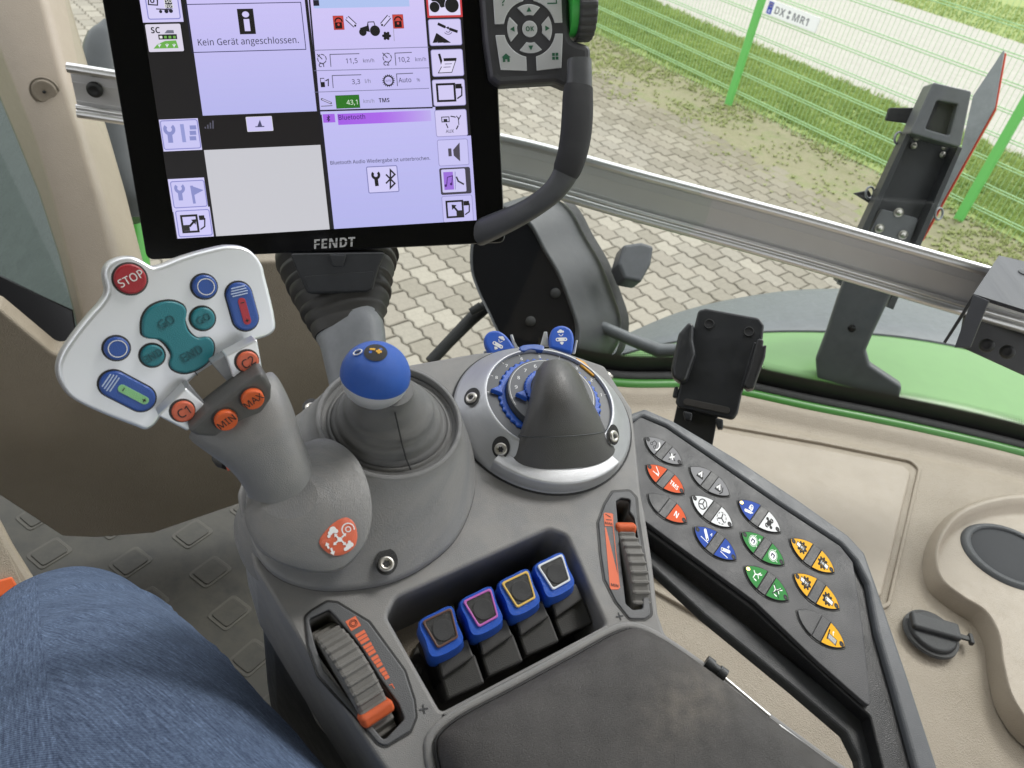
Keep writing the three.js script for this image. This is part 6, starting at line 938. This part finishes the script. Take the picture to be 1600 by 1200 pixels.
      if (icon === 'TMS') tx2('TMS', 13, '#fff'); else if (icon === 'N') tx2('N', 17, '#fff');
      else if (icon === 'horns') { ci(-9, 4, 3, Bk, 1.3); ci(2, 6, 3, Bk, 1.3); ln([[-9, 1], [-6, -6], [2, -5], [3, 3]], Bk, 1.6); g.beginPath(); g.arc(2, 0, 11, -1.1, .9); g.strokeStyle = Wt; g.lineWidth = 3.6; g.stroke(); }
      else if (icon === 'cross') { for (const e of [.3, 1.9]) ln([[-11 * Math.cos(e), -11 * Math.sin(e)], [11 * Math.cos(e), 11 * Math.sin(e)]], Bk, 2.4); for (const [x, y] of [[-4, -4], [4, -3], [4, 4], [-3, 5]]) ln([[x, y], [x * .3, y * .3]], Wt, 4); }
      else if (icon === 'pedal') { ln([[-9, 4], [8, 4]], '#fff', 1.8); ln([[-8, -9], [6, -1], [7, 3], [1, 2]], '#fff', 2); }
      else if (icon.startsWith('seat')) { ln([[-7, 6], [-3, -6], [4, -6], [7, 4], [-7, 6]], Bk, 1.6); ln([[-4, 2], [0, -5], [4, 2]], Wt, 4); ln([[-7, 8], [7, 6]], Bk, 2.2); if (icon === 'seat2') ln([[9, -6], [12, 3], [8, 10]], Bk, 2.2); else ln([[8, 2], [9, 7]], Bk, 2); }
      else if (icon === 'wheel') { ci(0, 0, 10, Bk, 2.2); for (let i = 0; i < 3; i++) ln([[0, 0], [9 * Math.cos(i * 2.09 + .5), 9 * Math.sin(i * 2.09 + .5)]], Bk, 2.2); ln([[12, -4], [15, 2]], '#888', 1.4); }
      else if (icon === 'spokes') { for (let i = 0; i < 3; i++) ln([[0, 0], [9 * Math.cos(i * 2.09 + .4), 9 * Math.sin(i * 2.09 + .4)]], Bk, 2.6); for (let i = 0; i < 9; i++) { const e = i * .7; ln([[11.5 * Math.cos(e), 11.5 * Math.sin(e)], [11.5 * Math.cos(e + .3), 11.5 * Math.sin(e + .3)]], '#777', 2); } }
      else if (icon.startsWith('arm')) { const s = icon === 'arm' ? 1 : -1; ln([[-8, 8], [11, 8]], '#fff', 1.6); ln(s > 0 ? [[-6, -8], [7, 3]] : [[-7, 2], [9, -4]], '#fff', 6.4); ci(s > 0 ? 7 : -7, s > 0 ? 3 : 2, 1.7, '#123'); g.fillStyle = '#fff'; g.font = 'bold 8px sans-serif'; g.fillText('A', s > 0 ? 8 : 1, -7); }
      else if (icon === 'lock') { ln([[-7, 9], [5, 5]], '#fff', 6); ln([[5, 5], [10, 3]], '#fff', 2); g.fillStyle = '#fff'; g.fillRect(-3, -6, 10, 7); g.beginPath(); g.arc(2, -6, 3.6, Math.PI, 0); g.strokeStyle = '#fff'; g.lineWidth = 2; g.stroke(); ci(2, -3, 1.3, '#124'); }
      else if (icon === 'drone') { ci(0, 0, 5.5, Bk); for (const [x, y] of [[-7, -5], [7, 5]]) { g.save(); g.translate(x, y); g.scale(1, .9); ci(0, 0, 3.6, Bk); g.restore(); } ci(3, -7, 4.6, Bk); ci(-3, 7, 4.6, Bk); ln([[0, -8], [5, -7]], '#ddd', 1.2); ln([[-5, 7], [0, 8]], '#ddd', 1.2); }
      else if (icon.startsWith('dlock')) { ci(0, 0, 8.6, '#fff'); ci(0, 0, 10.4, '#fff', .9); g.fillStyle = '#2b2f4e'; g.fillRect(-4.4, -3.6, 8.8, 7.4); g.fillStyle = '#fff'; g.fillRect(-2, -1.2, 4, 5); ln([[10, 4], [14, 5]], '#fff', 1.2); ln([[0, -11], [2, -14]], '#fff', 1.2); if (icon === 'dlock') { g.fillStyle = '#fff'; g.font = 'bold 8px sans-serif'; g.fillText('A', 10, -8); } }
      else if (icon.startsWith('axle')) { ln([[-9, -4], [-4, 0], [-5, 8]], '#fff', 2.2); ln([[-4, 0], [2, -3], [6, -9]], '#fff', 2.2); ln([[2, -3], [6, 2]], '#fff', 2); ln([[-2, 9], [3, 9]], '#fff', 2.4); ln([[6, -5], [10, -8]], '#fff', 2); if (icon === 'axle2') { ln([[-10, -8], [9, 9]], Bk, 1.8); ln([[8, -10], [-7, 10]], Bk, 1.8); } }
      else if (icon.startsWith('pto')) { const f = icon === 'pto' ? -1 : 1; gear(0, 0); g.fillStyle = '#f3f3f0'; g.strokeStyle = Bk; g.lineWidth = 1.2; g.beginPath(); g.rect(f > 0 ? -5 : -14, -4, 19, 8); g.fill(); g.stroke(); if (icon !== 'pto3') { for (let i = -1; i < 2; i++) ln([[-5, i * 2.6], [6, i * 2.6]], '#777', 1.2); ci(f * 1, 0, 3.2, Bk, 1.2); } else { ci(-4, 0, 2.5, Bk, 1.2); } }
      else if (icon === 'pump') { g.fillStyle = '#f3f3f0'; g.strokeStyle = Bk; g.lineWidth = 1.3; g.beginPath(); g.rect(-9, -1, 20, 9); g.fill(); g.stroke(); for (let i = 0; i < 3; i++) ln([[-8, 1.5 + i * 2.3], [10, 1.5 + i * 2.3]], Bk, 1); ln([[-9, -7], [-9, 9]], Bk, 2.6); ln([[-1, -8], [1, -4]], '#fff', 2); ci(0, -9, 1.6, '#fff'); }
      g.restore();
    }
  });
  tx.needsUpdate = true;
}

// ================= DRIVER'S LEG =================
{
  const p = thing('person', 'person in worn blue jeans sitting, right knee and thigh in view', 'person', V(0, 0, 0));
  const knee = at(106, 1026, .64), mid = at(150, 1215, .47), dT = mid.clone().sub(knee), foot = V(-.56, 1.80, -.40), nT = dT.clone().normalize();
  const W = (k, x = 0, y = 0) => knee.clone().addScaledVector(dT, k).add(V(0, y, 0));
  const back = V(dT.x, 0, dT.z).normalize(), K0 = knee.clone().add(V(0, -.1, 0)).addScaledVector(back, -.035);
  const pts = [[foot, .06, .06], [K0.clone().lerp(foot, .55), .068, .066], [K0, .072, .07], [knee.clone().add(V(0, -.035, 0)).addScaledVector(back, -.026), .0745, .073], [W(.1, 0, -.002), .079, .077], [W(.42), .087, .086], [W(1), .1, .096], [W(1.7), .108, .104], [W(2.6), .114, .11]];
  const fold = (v, t, c, w, a, k) => a * Math.exp(-(((v - c + .02 * Math.sin(t * k)) / w) ** 2)); // creases across the thigh and behind the knee
  const sA = new THREE.Vector3().crossVectors(nT, V(-back.z, 0, back.x)).normalize(), sB = new THREE.Vector3().crossVectors(sA, nT), sd = V(0, .5, 0).addScaledVector(RIGHT, .86), t0 = (Math.atan2(sd.dot(sB), -sd.dot(sA)) + 2 * Math.PI) % (2 * Math.PI);
  const seamAt = (t, q) => Math.exp(-(((((t - t0 - q + 3 * Math.PI) % (2 * Math.PI)) - Math.PI) / .028) ** 2)); // the outer side seam
  const bump = (v, t) => .011 * seamAt(t, 0) + .011 * seamAt(t, .085) - .006 * seamAt(t, .042) + .014 * PN.noise(v * 10, Math.cos(t) * 1.3, Math.sin(t) * 1.3) + .008 * PN.noise(v * 26, Math.cos(t) * 2.5, Math.sin(t) * 2.5) + fold(v, t, .6, .012, .018, 2) + fold(v, t, .66, .01, -.014, 1.5) + fold(v, t, .74, .012, .016, 2.4);
  const n = 1024, d = new Uint8Array(n * n * 4), hgt = new Uint8Array(n * n * 4), row = []; for (let i = 0; i < n; i++) row.push([rr(-1, 1), rr(-1, 1)]);
  const sm2 = (i, k) => { let s = 0; for (let j = -1; j <= 1; j++) s += row[(i + j + n) % n][k]; return s / 3; };
  for (let y = 0; y < n; y++) for (let x = 0; x < n; x++) { // twill: warp streaks with a diagonal rib
    const streak = sm2(x, 0) * .4 + PN.noise(x * .12, y * .008, 2) * .4 + PN.noise(x * .4, y * .02, 5) * .6; const rib = Math.sin((x * 1 + y * 1) * Math.PI * 2 / 12.8), fl = rnd() - .5; const big = PN.noise(x * .008, y * .005, 11);
    const k = THREE.MathUtils.clamp(.46 + .2 * streak + .16 * rib + .22 * fl + .2 * PN.noise(x * .16, y * .06, 17) + .2 * PN.noise(x * .15, y * .01, 27) + .06 * big, 0, 1); const a = [.014, .028, .068], b = [.27, .37, .56]; const q = (y * n + x) * 4; for (let c = 0; c < 3; c++) { const l = a[c] + (b[c] - a[c]) * k * k; d[q + c] = 255 * (1.055 * l ** (1 / 2.4) - .055); } d[q + 3] = 255; const hh = 127 + 90 * rib + 40 * fl; hgt[q] = hgt[q + 1] = hgt[q + 2] = hh; hgt[q + 3] = 255; }
  const mk = (a, s) => { const t = new THREE.DataTexture(a, n, n); if (s) t.colorSpace = THREE.SRGBColorSpace; t.wrapS = t.wrapT = THREE.RepeatWrapping; t.magFilter = t.minFilter = THREE.LinearFilter; t.repeat.set(1 / .17, 1 / .17); t.needsUpdate = true; return t; };
  mesh('jeans', limb(pts, { n: 288, steps: 16, ref: V(-back.z, 0, back.x), bump }), std(lin(1, 1, 1), .9, { map: mk(d, true), bumpMap: mk(hgt), bumpScale: .0003 }), p);
  const s0 = foot.clone().add(V(0, -.03, 0)); mesh('shoe', limb([[s0.clone().add(V(.02, 0, .07)), .03, .03], [s0.clone().add(V(.01, 0, .03)), .045, .045], [s0.clone().add(V(-.02, -.015, -.06)), .047, .04], [s0.clone().add(V(-.05, -.03, -.16)), .045, .028], [s0.clone().add(V(-.06, -.04, -.2)), .02, .015]], { n: 24, steps: 4, ref: V(0, 1, 0) }), M.rubber, p);
}
renderer.render(scene, camera);
